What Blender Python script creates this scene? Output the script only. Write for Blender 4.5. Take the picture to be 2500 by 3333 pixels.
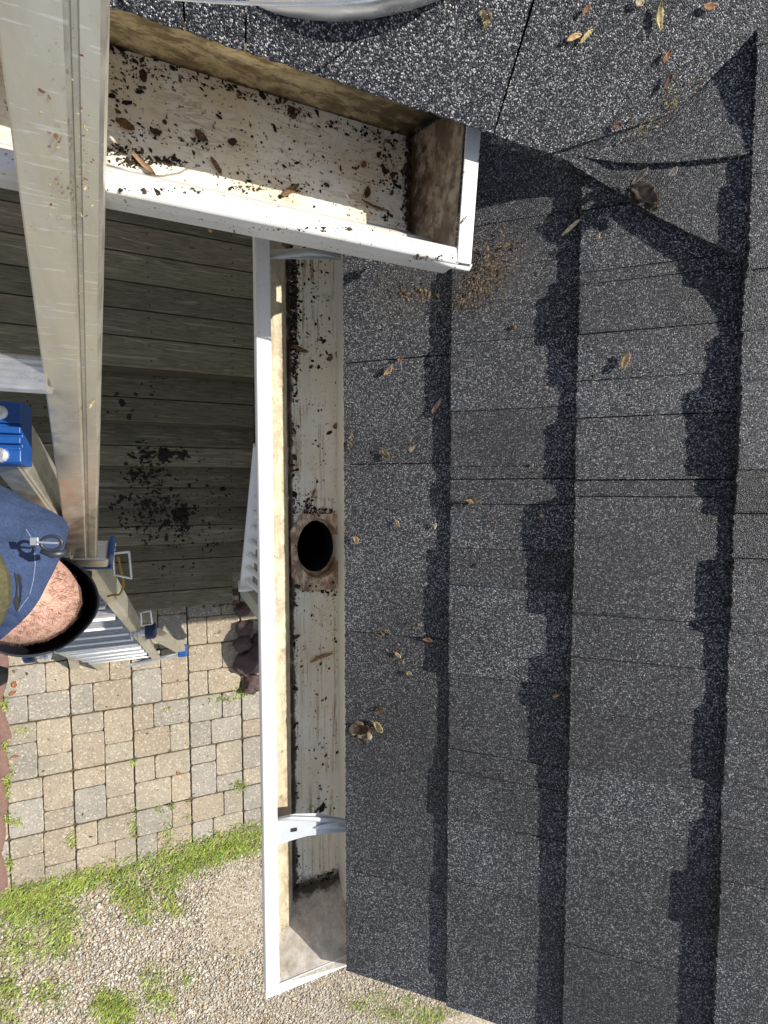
import bpy, bmesh, math, random
import numpy as np
from mathutils import Vector, Matrix
random.seed(7); RS = np.random.RandomState(7)
for o in list(bpy.data.objects): bpy.data.objects.remove(o)
SC = bpy.context.scene
COL = SC.collection
# ---------------------------------------------------------------- camera
HG = 4.05                                   # camera height above the patio
RM = np.array([[0.9345196733571124, 0.01875131990943921, -0.3554171747540766],
               [0.0, 0.9986111626423596, 0.0526853475463038],
               [0.35591147791061184, -0.04923549377967777, 0.9332217775233042]])
FP, CX, CY = 1450.0, 1250.0, 1666.5
cam = bpy.data.cameras.new('camera'); camo = bpy.data.objects.new('camera', cam); COL.objects.link(camo)
M4 = Matrix.Identity(4)
for i in range(3):
    for j in range(3): M4[i][j] = RM[i][j]
M4[2][3] = HG
camo.matrix_world = M4
cam.sensor_fit = 'HORIZONTAL'; cam.sensor_width = 36; cam.lens = 36*FP/2500
cam.clip_start = 0.01; cam.clip_end = 500
SC.camera = camo
# ---------------------------------------------------------------- sky, sun, exposure
SX, SY = 0.86, 0.2                           # the sun stands over the roof side (+x)
sund = Vector((SX, SY, 1.0)).normalized()
W = bpy.data.worlds.new('World'); SC.world = W; W.use_nodes = True
wn = W.node_tree; wn.nodes.clear()
sky = wn.nodes.new('ShaderNodeTexSky'); sky.sky_type = 'NISHITA'; sky.sun_disc = False
sky.sun_elevation = math.asin(sund.z); sky.sun_rotation = math.atan2(SX, SY)
bg = wn.nodes.new('ShaderNodeBackground'); bg.inputs[1].default_value = 0.13
wo = wn.nodes.new('ShaderNodeOutputWorld')
hs = wn.nodes.new('ShaderNodeHueSaturation'); hs.inputs['Saturation'].default_value = .6
wn.links.new(sky.outputs[0], hs.inputs['Color']); wn.links.new(hs.outputs[0], bg.inputs[0]); wn.links.new(bg.outputs[0], wo.inputs[0])
sl = bpy.data.lights.new('sun', 'SUN'); sl.energy = 5.0; sl.angle = math.radians(0.5); sl.color = (1, .95, .87)
so = bpy.data.objects.new('sun', sl); COL.objects.link(so)
so.rotation_euler = sund.to_track_quat('Z', 'Y').to_euler(); so.location = (3, 1, 8)
SC.view_settings.view_transform = 'Standard'; SC.view_settings.look = 'None'
SC.view_settings.exposure = 0.38; SC.view_settings.gamma = 1

# ---------------------------------------------------------------- rays: where a point seen in the photo lies
def ray(x, y): return RM @ np.array([(x-CX)/FP, -(y-CY)/FP, -1.0])
def P(x, y, h):                              # on the level h metres below the camera
    r = ray(x, y); p = r*(h/-r[2]); return Vector((p[0], p[1], HG+p[2]))
def PZ(x, y, z):                             # z metres along the optical axis
    p = ray(x, y)*z; return Vector((p[0], p[1], HG+p[2]))
def ray_plane(x, y, o, n):
    r = Vector(ray(x, y)); c = Vector((0, 0, HG)); t = (o-c).dot(n)/r.dot(n); return c+r*t

# ---------------------------------------------------------------- tags
def tag(o, label=None, cat=None, group=None, kind=None):
    if label: o['label'] = label
    if cat: o['category'] = cat
    if group: o['group'] = group
    if kind: o['kind'] = kind
    return o
def thing(name, label, cat, loc=(0, 0, 0), group=None):
    o = bpy.data.objects.new(name, None); COL.objects.link(o); o.location = loc
    o.empty_display_size = .05
    return tag(o, label, cat, group)

# ---------------------------------------------------------------- mesh builder
def frame(d, up=Vector((0, 0, 1))):
    d = d.normalized()
    if abs(d.dot(up)) > .98: up = Vector((0, 1, 0))
    a = up.cross(d).normalized(); b = d.cross(a); return a, b, d
class MB:
    def __init__(s): s.v = []; s.f = []; s.c = []
    def add(s, vs, fs, c=None):
        n = len(s.v); s.v += [tuple(v) for v in vs]; s.f += [tuple(i+n for i in f) for f in fs]
        s.c += [c]*len(fs); return s
    def box(s, c, size, ax=None, col=None):
        c = Vector(c); a, b, d = ax or (Vector((1, 0, 0)), Vector((0, 1, 0)), Vector((0, 0, 1)))
        x, y, z = [k/2 for k in size]
        vs = [c+a*(sx*x)+b*(sy*y)+d*(sz*z) for sz in (-1, 1) for sy in (-1, 1) for sx in (-1, 1)]
        return s.add(vs, [(0, 2, 3, 1), (4, 5, 7, 6), (0, 1, 5, 4), (2, 6, 7, 3), (0, 4, 6, 2), (1, 3, 7, 5)], col)
    def prism(s, pts, ext, col=None):        # polygon swept by a vector
        ext = Vector(ext); n = len(pts); vs = [Vector(p) for p in pts]+[Vector(p)+ext for p in pts]
        fs = [tuple(range(n))[::-1], tuple(range(n, 2*n))]+[(i, (i+1) % n, n+(i+1) % n, n+i) for i in range(n)]
        return s.add(vs, fs, col)
    def sweep(s, path, radii, n=12, cap=True, up=Vector((0, 0, 1)), flat=1.0, col=None):
        path = [Vector(p) for p in path]
        if not hasattr(radii, '__len__'): radii = [radii]*len(path)
        vs = []; fs = []
        for i, p in enumerate(path):
            d = path[min(i+1, len(path)-1)]-path[max(i-1, 0)]
            a, b, _ = frame(d, up)
            for k in range(n):
                t = 2*math.pi*k/n; vs.append(p+a*(math.cos(t)*radii[i])+b*(math.sin(t)*radii[i]*flat))
        for i in range(len(path)-1):
            for k in range(n): fs.append((i*n+k, i*n+(k+1) % n, (i+1)*n+(k+1) % n, (i+1)*n+k))
        if cap: fs += [tuple(range(n))[::-1], tuple(range((len(path)-1)*n, len(path)*n))]
        return s.add(vs, fs, col)
    def strip(s, rows, col=None):            # loft rows of points
        n = len(rows[0]); vs = [p for r in rows for p in r]; fs = []
        for i in range(len(rows)-1):
            for k in range(n-1): fs.append((i*n+k, i*n+k+1, (i+1)*n+k+1, (i+1)*n+k))
        return s.add(vs, fs, col)
    def build(s, name, mat, parent=None, smooth=False, bevel=0, solid=0, seg=2, sub=0):
        me = bpy.data.meshes.new(name); off = parent_loc(parent)
        me.from_pydata([(v[0]-off.x, v[1]-off.y, v[2]-off.z) for v in s.v], [], s.f)
        if any(c is not None for c in s.c):
            at = me.color_attributes.new('tone', 'FLOAT_COLOR', 'CORNER'); li = 0
            for p, c in zip(me.polygons, s.c):
                c = c or (1, 1, 1)
                for _ in range(p.loop_total): at.data[li].color = (*c, 1); li += 1
        me.materials.append(mat)
        bm = bmesh.new(); bm.from_mesh(me); bmesh.ops.recalc_face_normals(bm, faces=bm.faces); bm.to_mesh(me); bm.free()
        o = bpy.data.objects.new(name, me); COL.objects.link(o)
        if parent: o.parent = parent
        if smooth: me.shade_smooth()
        if solid: m = o.modifiers.new('s', 'SOLIDIFY'); m.thickness = solid; m.offset = 0
        if bevel: m = o.modifiers.new('b', 'BEVEL'); m.width = bevel; m.segments = seg; m.limit_method = 'ANGLE'
        if sub: m = o.modifiers.new('u', 'SUBSURF'); m.levels = sub; m.render_levels = sub
        return o
def parent_loc(p):
    v = Vector((0, 0, 0))
    while p: v += p.location; p = p.parent
    return v
def big(name, V, F, mat, col=None, smooth=False, parent=None):   # numpy mesh, triangles
    me = bpy.data.meshes.new(name); off = parent_loc(parent)
    V = V-np.array(off)
    me.vertices.add(len(V)); me.vertices.foreach_set('co', V.astype(np.float32).ravel())
    me.loops.add(F.size); me.loops.foreach_set('vertex_index', F.astype(np.int32).ravel())
    me.polygons.add(len(F)); me.polygons.foreach_set('loop_start', np.arange(0, F.size, F.shape[1], dtype=np.int32))
    me.polygons.foreach_set('loop_total', np.full(len(F), F.shape[1], np.int32))
    me.update(calc_edges=True)
    if col is not None:
        at = me.color_attributes.new('tone', 'FLOAT_COLOR', 'POINT')
        at.data.foreach_set('color', np.concatenate([col, np.ones((len(col), 1))], 1).astype(np.float32).ravel())
    me.materials.append(mat); me.validate()
    if smooth: me.shade_smooth()
    o = bpy.data.objects.new(name, me); COL.objects.link(o)
    if parent: o.parent = parent
    return o

# ---------------------------------------------------------------- materials
class MT:
    def __init__(s, name, rough=.6, metal=0, spec=.5):
        s.m = bpy.data.materials.new(name); s.m.use_nodes = True; s.t = s.m.node_tree; s.n = s.t.nodes; s.l = s.t.links
        s.b = s.n['Principled BSDF']; s.b.inputs['Roughness'].default_value = rough; s.b.inputs['Metallic'].default_value = metal
        s.b.inputs['Specular IOR Level'].default_value = spec
        s.g = s.n.new('ShaderNodeNewGeometry').outputs['Position']
    def map(s, sc=(1, 1, 1), rot=(0, 0, 0), src=None):
        m = s.n.new('ShaderNodeMapping'); m.inputs['Scale'].default_value = sc; m.inputs['Rotation'].default_value = rot
        s.l.new(src or s.g, m.inputs[0]); return m.outputs[0]
    def noise(s, scale, detail=4, rough=.55, vec=None, dist=0):
        n = s.n.new('ShaderNodeTexNoise'); n.inputs['Scale'].default_value = scale; n.inputs['Detail'].default_value = detail
        n.inputs['Roughness'].default_value = rough; n.inputs['Distortion'].default_value = dist
        s.l.new(vec or s.g, n.inputs['Vector']); return n.outputs['Fac']
    def voro(s, scale, feat='F1', vec=None, out='Distance', rnd=1):
        n = s.n.new('ShaderNodeTexVoronoi'); n.feature = feat; n.inputs['Scale'].default_value = scale
        n.inputs['Randomness'].default_value = rnd
        s.l.new(vec or s.g, n.inputs['Vector']); return n.outputs[out]
    def ramp(s, fac, stops, interp='LINEAR'):
        r = s.n.new('ShaderNodeValToRGB'); r.color_ramp.interpolation = interp; e = r.color_ramp.elements
        while len(e) < len(stops): e.new(.5)
        for k, (p, c) in zip(e, stops):
            k.position = p; k.color = (*(c if hasattr(c, '__len__') else (c, c, c)), 1)
        s.l.new(fac, r.inputs[0]); return r.outputs[0]
    def mix(s, f, a, b, mode='MIX'):
        m = s.n.new('ShaderNodeMix'); m.data_type = 'RGBA'; m.blend_type = mode
        for ix, v in ((0, f), (6, a), (7, b)):
            inp = m.inputs[ix]
            if hasattr(v, 'type') and hasattr(v, 'node'): s.l.new(v, inp)
            elif hasattr(v, '__len__'): inp.default_value = (*v, 1)
            else: inp.default_value = v if ix == 0 else (v, v, v, 1)
        return m.outputs[2]
    def math(s, op, a, b=0.0):
        m = s.n.new('ShaderNodeMath'); m.operation = op
        for i, v in ((0, a), (1, b)):
            if hasattr(v, 'node'): s.l.new(v, m.inputs[i])
            else: m.inputs[i].default_value = v
        return m.outputs[0]
    def attr(s): n = s.n.new('ShaderNodeAttribute'); n.attribute_name = 'tone'; return n.outputs['Color']
    def col(s, c):
        if hasattr(c, 'node'): s.l.new(c, s.b.inputs['Base Color'])
        else: s.b.inputs['Base Color'].default_value = (*c, 1)
        return s
    def rough(s, r): s.l.new(r, s.b.inputs['Roughness']); return s
    def bump(s, h, strength=.5, dist=.01):
        b = s.n.new('ShaderNodeBump'); b.inputs['Strength'].default_value = strength; b.inputs['Distance'].default_value = dist
        s.l.new(h, b.inputs['Height'])
        if s.b.inputs['Normal'].links: s.l.new(s.b.inputs['Normal'].links[0].from_socket, b.inputs['Normal'])
        s.l.new(b.outputs[0], s.b.inputs['Normal']); return s

def shingle_mat(name, light=1.0, dust=None, tones=False):
    m = MT(name, .5, 0, .4)
    wv = m.map((1, 1, 1))
    cell = m.voro(950, out='Color', vec=wv)
    sep = m.n.new('ShaderNodeSeparateColor'); m.l.new(cell, sep.inputs[0])
    k = light*.84
    c = m.ramp(sep.outputs[0], [(0, (.003*k, .005*k, .011*k)), (.44, (.013*k, .016*k, .025*k)), (.66, (.064*k, .070*k, .088*k)),
                                (.86, (.25*k, .262*k, .29*k)), (1, (.74*k, .73*k, .71*k))])
    blot = m.ramp(m.noise(7, 3), [(.35, .75), (.65, 1.25)])
    c = m.mix(1, c, m.attr(), 'MULTIPLY') if tones else c
    c = m.mix(1, c, blot, 'MULTIPLY')
    if dust:
        for (p, rad, dc, amt) in dust:
            d = m.n.new('ShaderNodeVectorMath'); d.operation = 'DISTANCE'; m.l.new(m.g, d.inputs[0]); d.inputs[1].default_value = p
            f = m.math('SUBTRACT', 1, m.math('DIVIDE', d.outputs['Value'], rad))
            f = m.math('MULTIPLY', m.ramp(f, [(0, 0), (.6, 1)]), m.ramp(m.noise(260, 3, .7), [(.42, 0), (.6, 1)]))
            c = m.mix(m.math('MULTIPLY', f, amt), c, dc)
    m.col(c)
    m.bump(m.math('SUBTRACT', 1, m.voro(950, vec=wv)), 1.0, .0034)
    m.bump(m.noise(1400, 2), .4, .0005)
    return m.m
dustp = tuple(P(1600, 940, .50))
dustq = tuple(P(1330, 960, .54))
M_sh = shingle_mat('asphalt_granules', 1.0, [(dustp, .075, (.30, .21, .12), .65), (dustq, .06, (.14, .11, .08), .5)])
M_sht = shingle_mat('asphalt_granules_tabs', 1.0, [(dustp, .075, (.30, .21, .12), .65), (dustq, .06, (.14, .11, .08), .5)], True)
M_shu = shingle_mat('asphalt_granules_light', 1.2, [(tuple(P(2080, 400, .38)), .05, (.14, .11, .06), .6)])

def painted(name, base=(.78, .79, .77), dirt=.5, axis='y', stain=(.42, .27, .11), speck=.5, blot=0, mud=None, drip=0):
    m = MT(name, .42, 0, .5)
    st = {'y': (60, 2.2, 60), 'x': (2.2, 60, 60), 'o': (25, 25, 14)}[axis]
    vec = m.map(st)
    a = m.noise(1.0, 5, .65, vec, .6)
    bigs = m.noise(9, 4, .6)
    f = m.math('MULTIPLY', m.ramp(a, [(.42, 0), (.62, 1)]), m.ramp(bigs, [(.38, .25), (.62, 1)]))
    c = m.mix(m.math('MULTIPLY', f, dirt), base, stain)
    f2 = m.ramp(m.noise(38, 6, .75), [(.60-.05*dirt, 0), (.70, 1)])
    c = m.mix(m.math('MULTIPLY', f2, min(1, dirt*1.2)), c, (.10, .055, .022))
    if drip:
        l1 = m.ramp(m.noise(1, 5, .75, m.map((190, 5, 190) if axis == 'y' else (5, 190, 190)), .3), [(.52, 0), (.60, 1)])
        l2 = m.ramp(m.noise(16, 5, .65), [(.42, 0), (.60, 1)])
        c = m.mix(m.math('MULTIPLY', m.math('MULTIPLY', l1, l2), drip), c, (.34, .20, .07))
        c = m.mix(m.math('MULTIPLY', m.ramp(m.noise(9, 3), [(.42, 0), (.66, 1)]), .4), c, (.84, .70, .42))
    sp = m.ramp(m.noise(240, 2, .6), [(.66, 0), (.72, 1)])
    c = m.mix(m.math('MULTIPLY', sp, speck), c, (.03, .018, .01))
    if blot:
        b1 = m.ramp(m.noise(1, 5, .7, m.map((34, 70, 70) if axis == 'x' else (70, 30, 70)), .2), [(.45, 0), (.56, 1)])
        c = m.mix(m.math('MULTIPLY', b1, blot), c, tuple(q*.55 for q in stain))
        b2 = m.ramp(m.noise(70, 4, .7), [(.35, .82), (.65, 1.15)]); c = m.mix(1, c, b2, 'MULTIPLY')
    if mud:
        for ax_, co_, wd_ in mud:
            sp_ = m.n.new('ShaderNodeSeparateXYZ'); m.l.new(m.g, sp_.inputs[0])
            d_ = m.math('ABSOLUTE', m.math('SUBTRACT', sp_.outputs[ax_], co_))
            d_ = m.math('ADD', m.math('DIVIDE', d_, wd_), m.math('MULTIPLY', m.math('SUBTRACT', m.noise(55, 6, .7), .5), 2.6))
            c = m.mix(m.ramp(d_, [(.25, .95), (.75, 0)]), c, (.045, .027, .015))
    m.col(c); m.bump(a, .12, .001)
    return m.m
M_lip = painted('white_enamel', (.74, .75, .75), .14, 'y', speck=.25)
M_lipx = painted('white_enamel_specked', (.72, .72, .69), .28, 'x', speck=.8)
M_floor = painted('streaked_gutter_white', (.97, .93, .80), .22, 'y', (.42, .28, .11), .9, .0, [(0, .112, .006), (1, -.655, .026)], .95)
def wipe_mat():
    m = MT('wiped_gutter_white', .45)
    w = m.noise(1.0, 5, .6, m.map((9, 52, 52), (0, 0, .25)), .7)
    f = m.ramp(w, [(.38, 0), (.42, .8), (.45, 0), (.50, 0), (.53, .9), (.56, 0), (.63, 0), (.66, .8), (.69, 0)])
    f = m.math('MAXIMUM', f, m.ramp(m.noise(55, 6, .75), [(.52, 0), (.66, .9)]))
    g = m.ramp(m.noise(13, 4), [(.38, .08), (.66, .95)])
    c = m.mix(m.math('MULTIPLY', f, g), (.84, .80, .68), (.34, .22, .09))
    c = m.mix(m.math('MULTIPLY', m.ramp(m.noise(15, 4), [(.46, 0), (.66, 1)]), .5), c, (.66, .50, .26))
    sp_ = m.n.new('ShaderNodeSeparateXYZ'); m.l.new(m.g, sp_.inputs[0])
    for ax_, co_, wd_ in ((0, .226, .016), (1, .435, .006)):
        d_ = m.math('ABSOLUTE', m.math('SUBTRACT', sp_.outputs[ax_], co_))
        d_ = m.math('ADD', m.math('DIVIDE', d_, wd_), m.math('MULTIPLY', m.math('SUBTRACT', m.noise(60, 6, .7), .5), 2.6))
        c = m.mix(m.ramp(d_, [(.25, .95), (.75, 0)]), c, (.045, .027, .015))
    r = m.ramp(m.noise(24, 5, .7), [(.6, 0), (.74, 1)])
    c = m.mix(m.math('MULTIPLY', r, .7), c, (.24, .10, .03))
    sp = m.ramp(m.noise(210, 2, .6), [(.63, 0), (.68, 1)])
    c = m.mix(m.math('MULTIPLY', sp, .85), c, (.03, .018, .01))
    m.col(c); m.bump(w, .15, .001); return m.m
M_wipe = wipe_mat()
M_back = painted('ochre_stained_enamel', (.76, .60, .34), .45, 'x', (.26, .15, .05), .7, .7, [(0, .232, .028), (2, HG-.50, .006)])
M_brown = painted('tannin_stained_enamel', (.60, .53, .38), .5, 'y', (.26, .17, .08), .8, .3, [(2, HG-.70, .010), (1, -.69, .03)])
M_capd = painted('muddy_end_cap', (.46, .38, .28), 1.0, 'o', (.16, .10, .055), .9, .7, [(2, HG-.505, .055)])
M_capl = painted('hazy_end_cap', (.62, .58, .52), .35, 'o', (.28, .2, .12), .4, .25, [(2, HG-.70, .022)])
def plain(name, c, rough=.6, metal=0, spec=.5, var=.25, sc=30, bump=.0):
    m = MT(name, rough, metal, spec)
    k = m.noise(sc, 4)
    m.col(m.mix(k, tuple(x*(1-var) for x in c), tuple(min(1, x*(1+var)) for x in c)))
    if bump: m.bump(m.noise(sc*5, 3), .5, bump)
    return m.m
def alu_mat(name, c=(.66, .64, .55), rough=.42, grime=.4, ax=(1, 1, 1)):
    m = MT(name, rough, .85, .5)
    g = m.ramp(m.noise(1, 6, .7, m.map((26, 9, 9))), [(.42, 0), (.7, 1)])
    cc = m.mix(m.math('MULTIPLY', g, grime), c, (.40, .35, .24))
    s = m.ramp(m.noise(1, 3, .7, m.map((24, 300, 300))), [(.60, 0), (.65, 1)])
    cc = m.mix(m.math('MULTIPLY', s, .45), cc, (.95, .95, .93))
    d = m.ramp(m.noise(90, 5, .75), [(.62, 0), (.75, 1)])
    cc = m.mix(m.math('MULTIPLY', d, .55), cc, (.30, .20, .08))
    m.col(cc); r = m.ramp(m.noise(40, 4), [(.3, rough-.1), (.7, rough+.18)]); m.rough(r)
    m.bump(m.noise(300, 3), .1, .0006); return m.m
M_alu = alu_mat('dusty_aluminium')
M_aluc = alu_mat('bright_aluminium', (.72, .74, .77), .3, .1)
M_tread = alu_mat('scuffed_tread', (.40, .41, .42), .55, .25)
M_zinc = alu_mat('galvanised_zinc', (.72, .75, .78), .35, .12)
M_bright = plain('polished_nosing', (.80, .82, .85), .35, .2, .6, var=.05)
M_blue = plain('blue_plastic', (.008, .065, .26), .38, var=.3, sc=60)
M_dkb = plain('navy_plastic', (.006, .02, .07), .4, var=.3, sc=60)
M_rub = plain('black_rubber', (.024, .027, .038), .42, var=.4, sc=25)
M_yel = plain('yellow_cord', (.42, .27, .03), .8, sc=200)
def wood_mat():
    m = MT('weathered_deck_wood', .75, 0, .25)
    vec = m.map((2.2, 34, 34))
    n = m.noise(1, 6, .6, vec, 1.6)
    fine = m.noise(1, 3, .6, m.map((9, 260, 260)))
    c = m.ramp(n, [(.30, (.10, .084, .058)), (.45, (.24, .21, .153)), (.52, (.145, .122, .087)), (.66, (.33, .295, .22))])
    c = m.mix(.45, c, m.mix(1, c, m.ramp(fine, [(.35, .45), (.65, 1.35)]), 'MULTIPLY'))
    c = m.mix(1, c, m.attr(), 'MULTIPLY'); c = m.mix(1, c, (.86, .82, .72), 'MULTIPLY')
    g = m.ramp(m.noise(4.5, 4), [(.56, 0), (.72, 1)])
    c = m.mix(m.math('MULTIPLY', g, .45), c, (.07, .085, .03))
    k = m.ramp(m.voro(3.3, vec=m.map((1, 2.3, 1))), [(.03, 1), (.085, 0)])
    c = m.mix(m.math('MULTIPLY', k, .6), c, (.05, .035, .02))
    m.col(c); m.bump(n, .4, .002); m.bump(fine, .3, .001); return m.m
M_wood = wood_mat()
def paver_mat():
    m = MT('concrete_paver', .85, 0, .25)
    a = m.noise(2.2, 3); c = m.mix(1, (.305, .28, .238), m.attr(), 'MULTIPLY')
    c = m.mix(1, c, m.ramp(a, [(.3, .85), (.7, 1.12)]), 'MULTIPLY')
    v = m.voro(95, out='Color'); sp = m.n.new('ShaderNodeSeparateColor'); m.l.new(v, sp.inputs[0])
    c = m.mix(m.ramp(sp.outputs[0], [(.82, 0), (.94, .5)]), c, (.66, .57, .42))
    c = m.mix(m.ramp(sp.outputs[1], [(.85, 0), (.95, .5)]), c, (.14, .125, .11))
    f = m.noise(170, 3, .7); c = m.mix(1, c, m.ramp(f, [(.3, .72), (.7, 1.25)]), 'MULTIPLY')
    m.col(c); m.bump(f, .6, .003); return m.m
M_pav = paver_mat()
def tone_mat(name, rough=.8, var=.2, sc=60, spec=.3, bump=0, trans=False):
    m = MT(name, rough, 0, spec); c = m.mix(1, m.attr(), m.ramp(m.noise(sc, 3), [(.3, 1-var), (.7, 1+var)]), 'MULTIPLY')
    m.col(c)
    if bump: m.bump(m.noise(sc*3, 3), .5, bump)
    return m.m
M_peb = tone_mat('pebble_stone', .6, .15, 120)
M_grass = tone_mat('grass_blade', .55, .25, 9)
M_crumb = tone_mat('leaf_crumbs', .9, .4, 300)
M_leaf = tone_mat('dry_leaf', .8, .45, 160, bump=.001)
def soil_mat():
    m = MT('sandy_soil', .95, 0, .1)
    a = m.noise(3, 4); b = m.noise(60, 4, .7); v = m.voro(70, out='Color')
    sp = m.n.new('ShaderNodeSeparateColor'); m.l.new(v, sp.inputs[0])
    c = m.mix(a, (.22, .17, .11), (.42, .35, .25)); c = m.mix(m.ramp(sp.outputs[0], [(.3, 0), (.9, .8)]), c, (.55, .50, .42))
    c = m.mix(1, c, m.ramp(b, [(.3, .6), (.7, 1.2)]), 'MULTIPLY')
    m.col(c); m.bump(m.voro(70), .6, .006); return m.m
M_soil = soil_mat()
M_joint = plain('mossy_joint_soil', (.085, .065, .035), .95, sc=14, var=.5, bump=.004)
M_stone = plain('red_granite', (.095, .06, .055), .9, sc=70, var=.8, bump=.012)
M_brick = plain('red_edging_block', (.17, .10, .08), .9, sc=60, var=.45, bump=.006)
M_white = plain('white_vinyl', (.82, .81, .76), .5, sc=10, var=.06)
M_beige = plain('cream_trim', (.50, .47, .38), .6, sc=10, var=.1)
M_wall = plain('cream_siding', (.52, .49, .42), .7, sc=5, var=.08)
M_dark = plain('black_felt_and_shade', (.02, .02, .02), .9)  # roofing felt; also colours the shade inside the pocket and hanger cut-out
M_nail = plain('rusty_nail', (.05, .03, .02), .6, sc=50)

# ---------------------------------------------------------------- ground, patio
mb = MB(); mb.strip([[(-60, -60, -.045), (60, -60, -.045)], [(-60, 60, -.045), (60, 60, -.045)]])
tag(mb.build('ground', M_soil), kind='structure')
# patio: sets of stones, each stone its own bevelled block inside the one paving sheet
PX0, PY0, CW, CH = -1.085, -2.225, .425, .446
def paving():
    mb = MB(); R = random.Random(3)
    G = .0055
    tones = [(.97, .96, .94), (1, .98, .95), (1.06, 1.0, .88), (1.1, .99, .84), (.94, .94, .94), (1, .99, .96)]
    for i in range(-2, 4):
        for j in range(-2, 4):
            x0 = PX0+i*CW; y1 = PY0+j*CH; y0 = y1-CH
            if y1 < -3.0: continue
            if i == -2: x0c = x0+CW*.12
            else: x0c = x0
            w = x0+CW-x0c; h = CH
            if R.random() < .5:
                m_ = w*R.uniform(.47, .54); a, b = R.choice([(.36, .64), (.64, .36), (.66, .34)])
                cells = [(0, 0, m_, a*h), (0, a*h, m_, h-a*h), (m_, 0, w-m_, b*h), (m_, b*h, w-m_, h-b*h)]
            else:
                m_ = h*R.uniform(.47, .54); a, b = R.choice([(.36, .64), (.64, .36), (.4, .62)])
                cells = [(0, 0, a*w, m_), (a*w, 0, w-a*w, m_), (0, m_, b*w, h-m_), (b*w, m_, w-b*w, h-m_)]
            warm = R.random() < .35
            for n_, (cx, cy, cw, ch) in enumerate(cells):
                t = R.choice(tones[2:4] if warm and R.random() < .7 else tones); k = R.uniform(.93, 1.07); t = tuple(q*k for q in t)
                g = lambda e: G*R.uniform(.25, .6) if not e else G
                ax0 = x0c+cx+g(cx == 0); ay0 = y0+cy+g(cy == 0)
                ax1 = x0c+cx+cw-g(abs(cx+cw-w) < 1e-6); ay1 = y0+cy+ch-g(abs(cy+ch-h) < 1e-6)
                if ay0 > -.9: continue
                ay1 = min(ay1, -.93)
                if ay1-ay0 < .03: continue
                z = R.uniform(-.0015, .0015); b1 = .004
                pts = []
                def side(p, q, n=9):
                    return [(p[0]+(q[0]-p[0])*u/n, p[1]+(q[1]-p[1])*u/n) for u in range(n)]
                cor = [(ax0, ay0), (ax1, ay0), (ax1, ay1), (ax0, ay1)]
                ring = []
                for u in range(4): ring += side(cor[u], cor[(u+1) % 4])
                cxm, cym = (ax0+ax1)/2, (ay0+ay1)/2
                ring = [(x+R.uniform(-.0016, .0016), y+R.uniform(-.0016, .0016)) for x, y in ring]
                # round the corners a little
                for u in (0, 9, 18, 27):
                    x, y = ring[u]; ring[u] = (x+(cxm-x)*.045, y+(cym-y)*.045)
                def ins(r, d): return [(x+(cxm-x)*d/max(.03, abs(cxm-x)+1e-6) if abs(cxm-x) > abs(cym-y)*.0 else x, y+(cym-y)*d/max(.03, abs(cym-y)+1e-6)) for x, y in r]
                inn = ins(ring, b1)
                n = len(ring)
                vs = [(x, y, -.05) for x, y in ring]+[(x, y, z-.004) for x, y in ring]+[(x, y, z) for x, y in inn]
                fs = [(u, (u+1) % n, n+(u+1) % n, n+u) for u in range(n)]+[(n+u, n+(u+1) % n, 2*n+(u+1) % n, 2*n+u) for u in range(n)]
                fs.append(tuple(range(2*n, 3*n)))
                mb.add(vs, fs, t)
    return tag(mb.build('patio', M_pav), kind='structure')
paving()
mb = MB(); mb.box((-.43, -2.0, -.03), (2.6, 2.22, .028)); tag(mb.build('paving_bed', M_joint), kind='structure')

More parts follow.
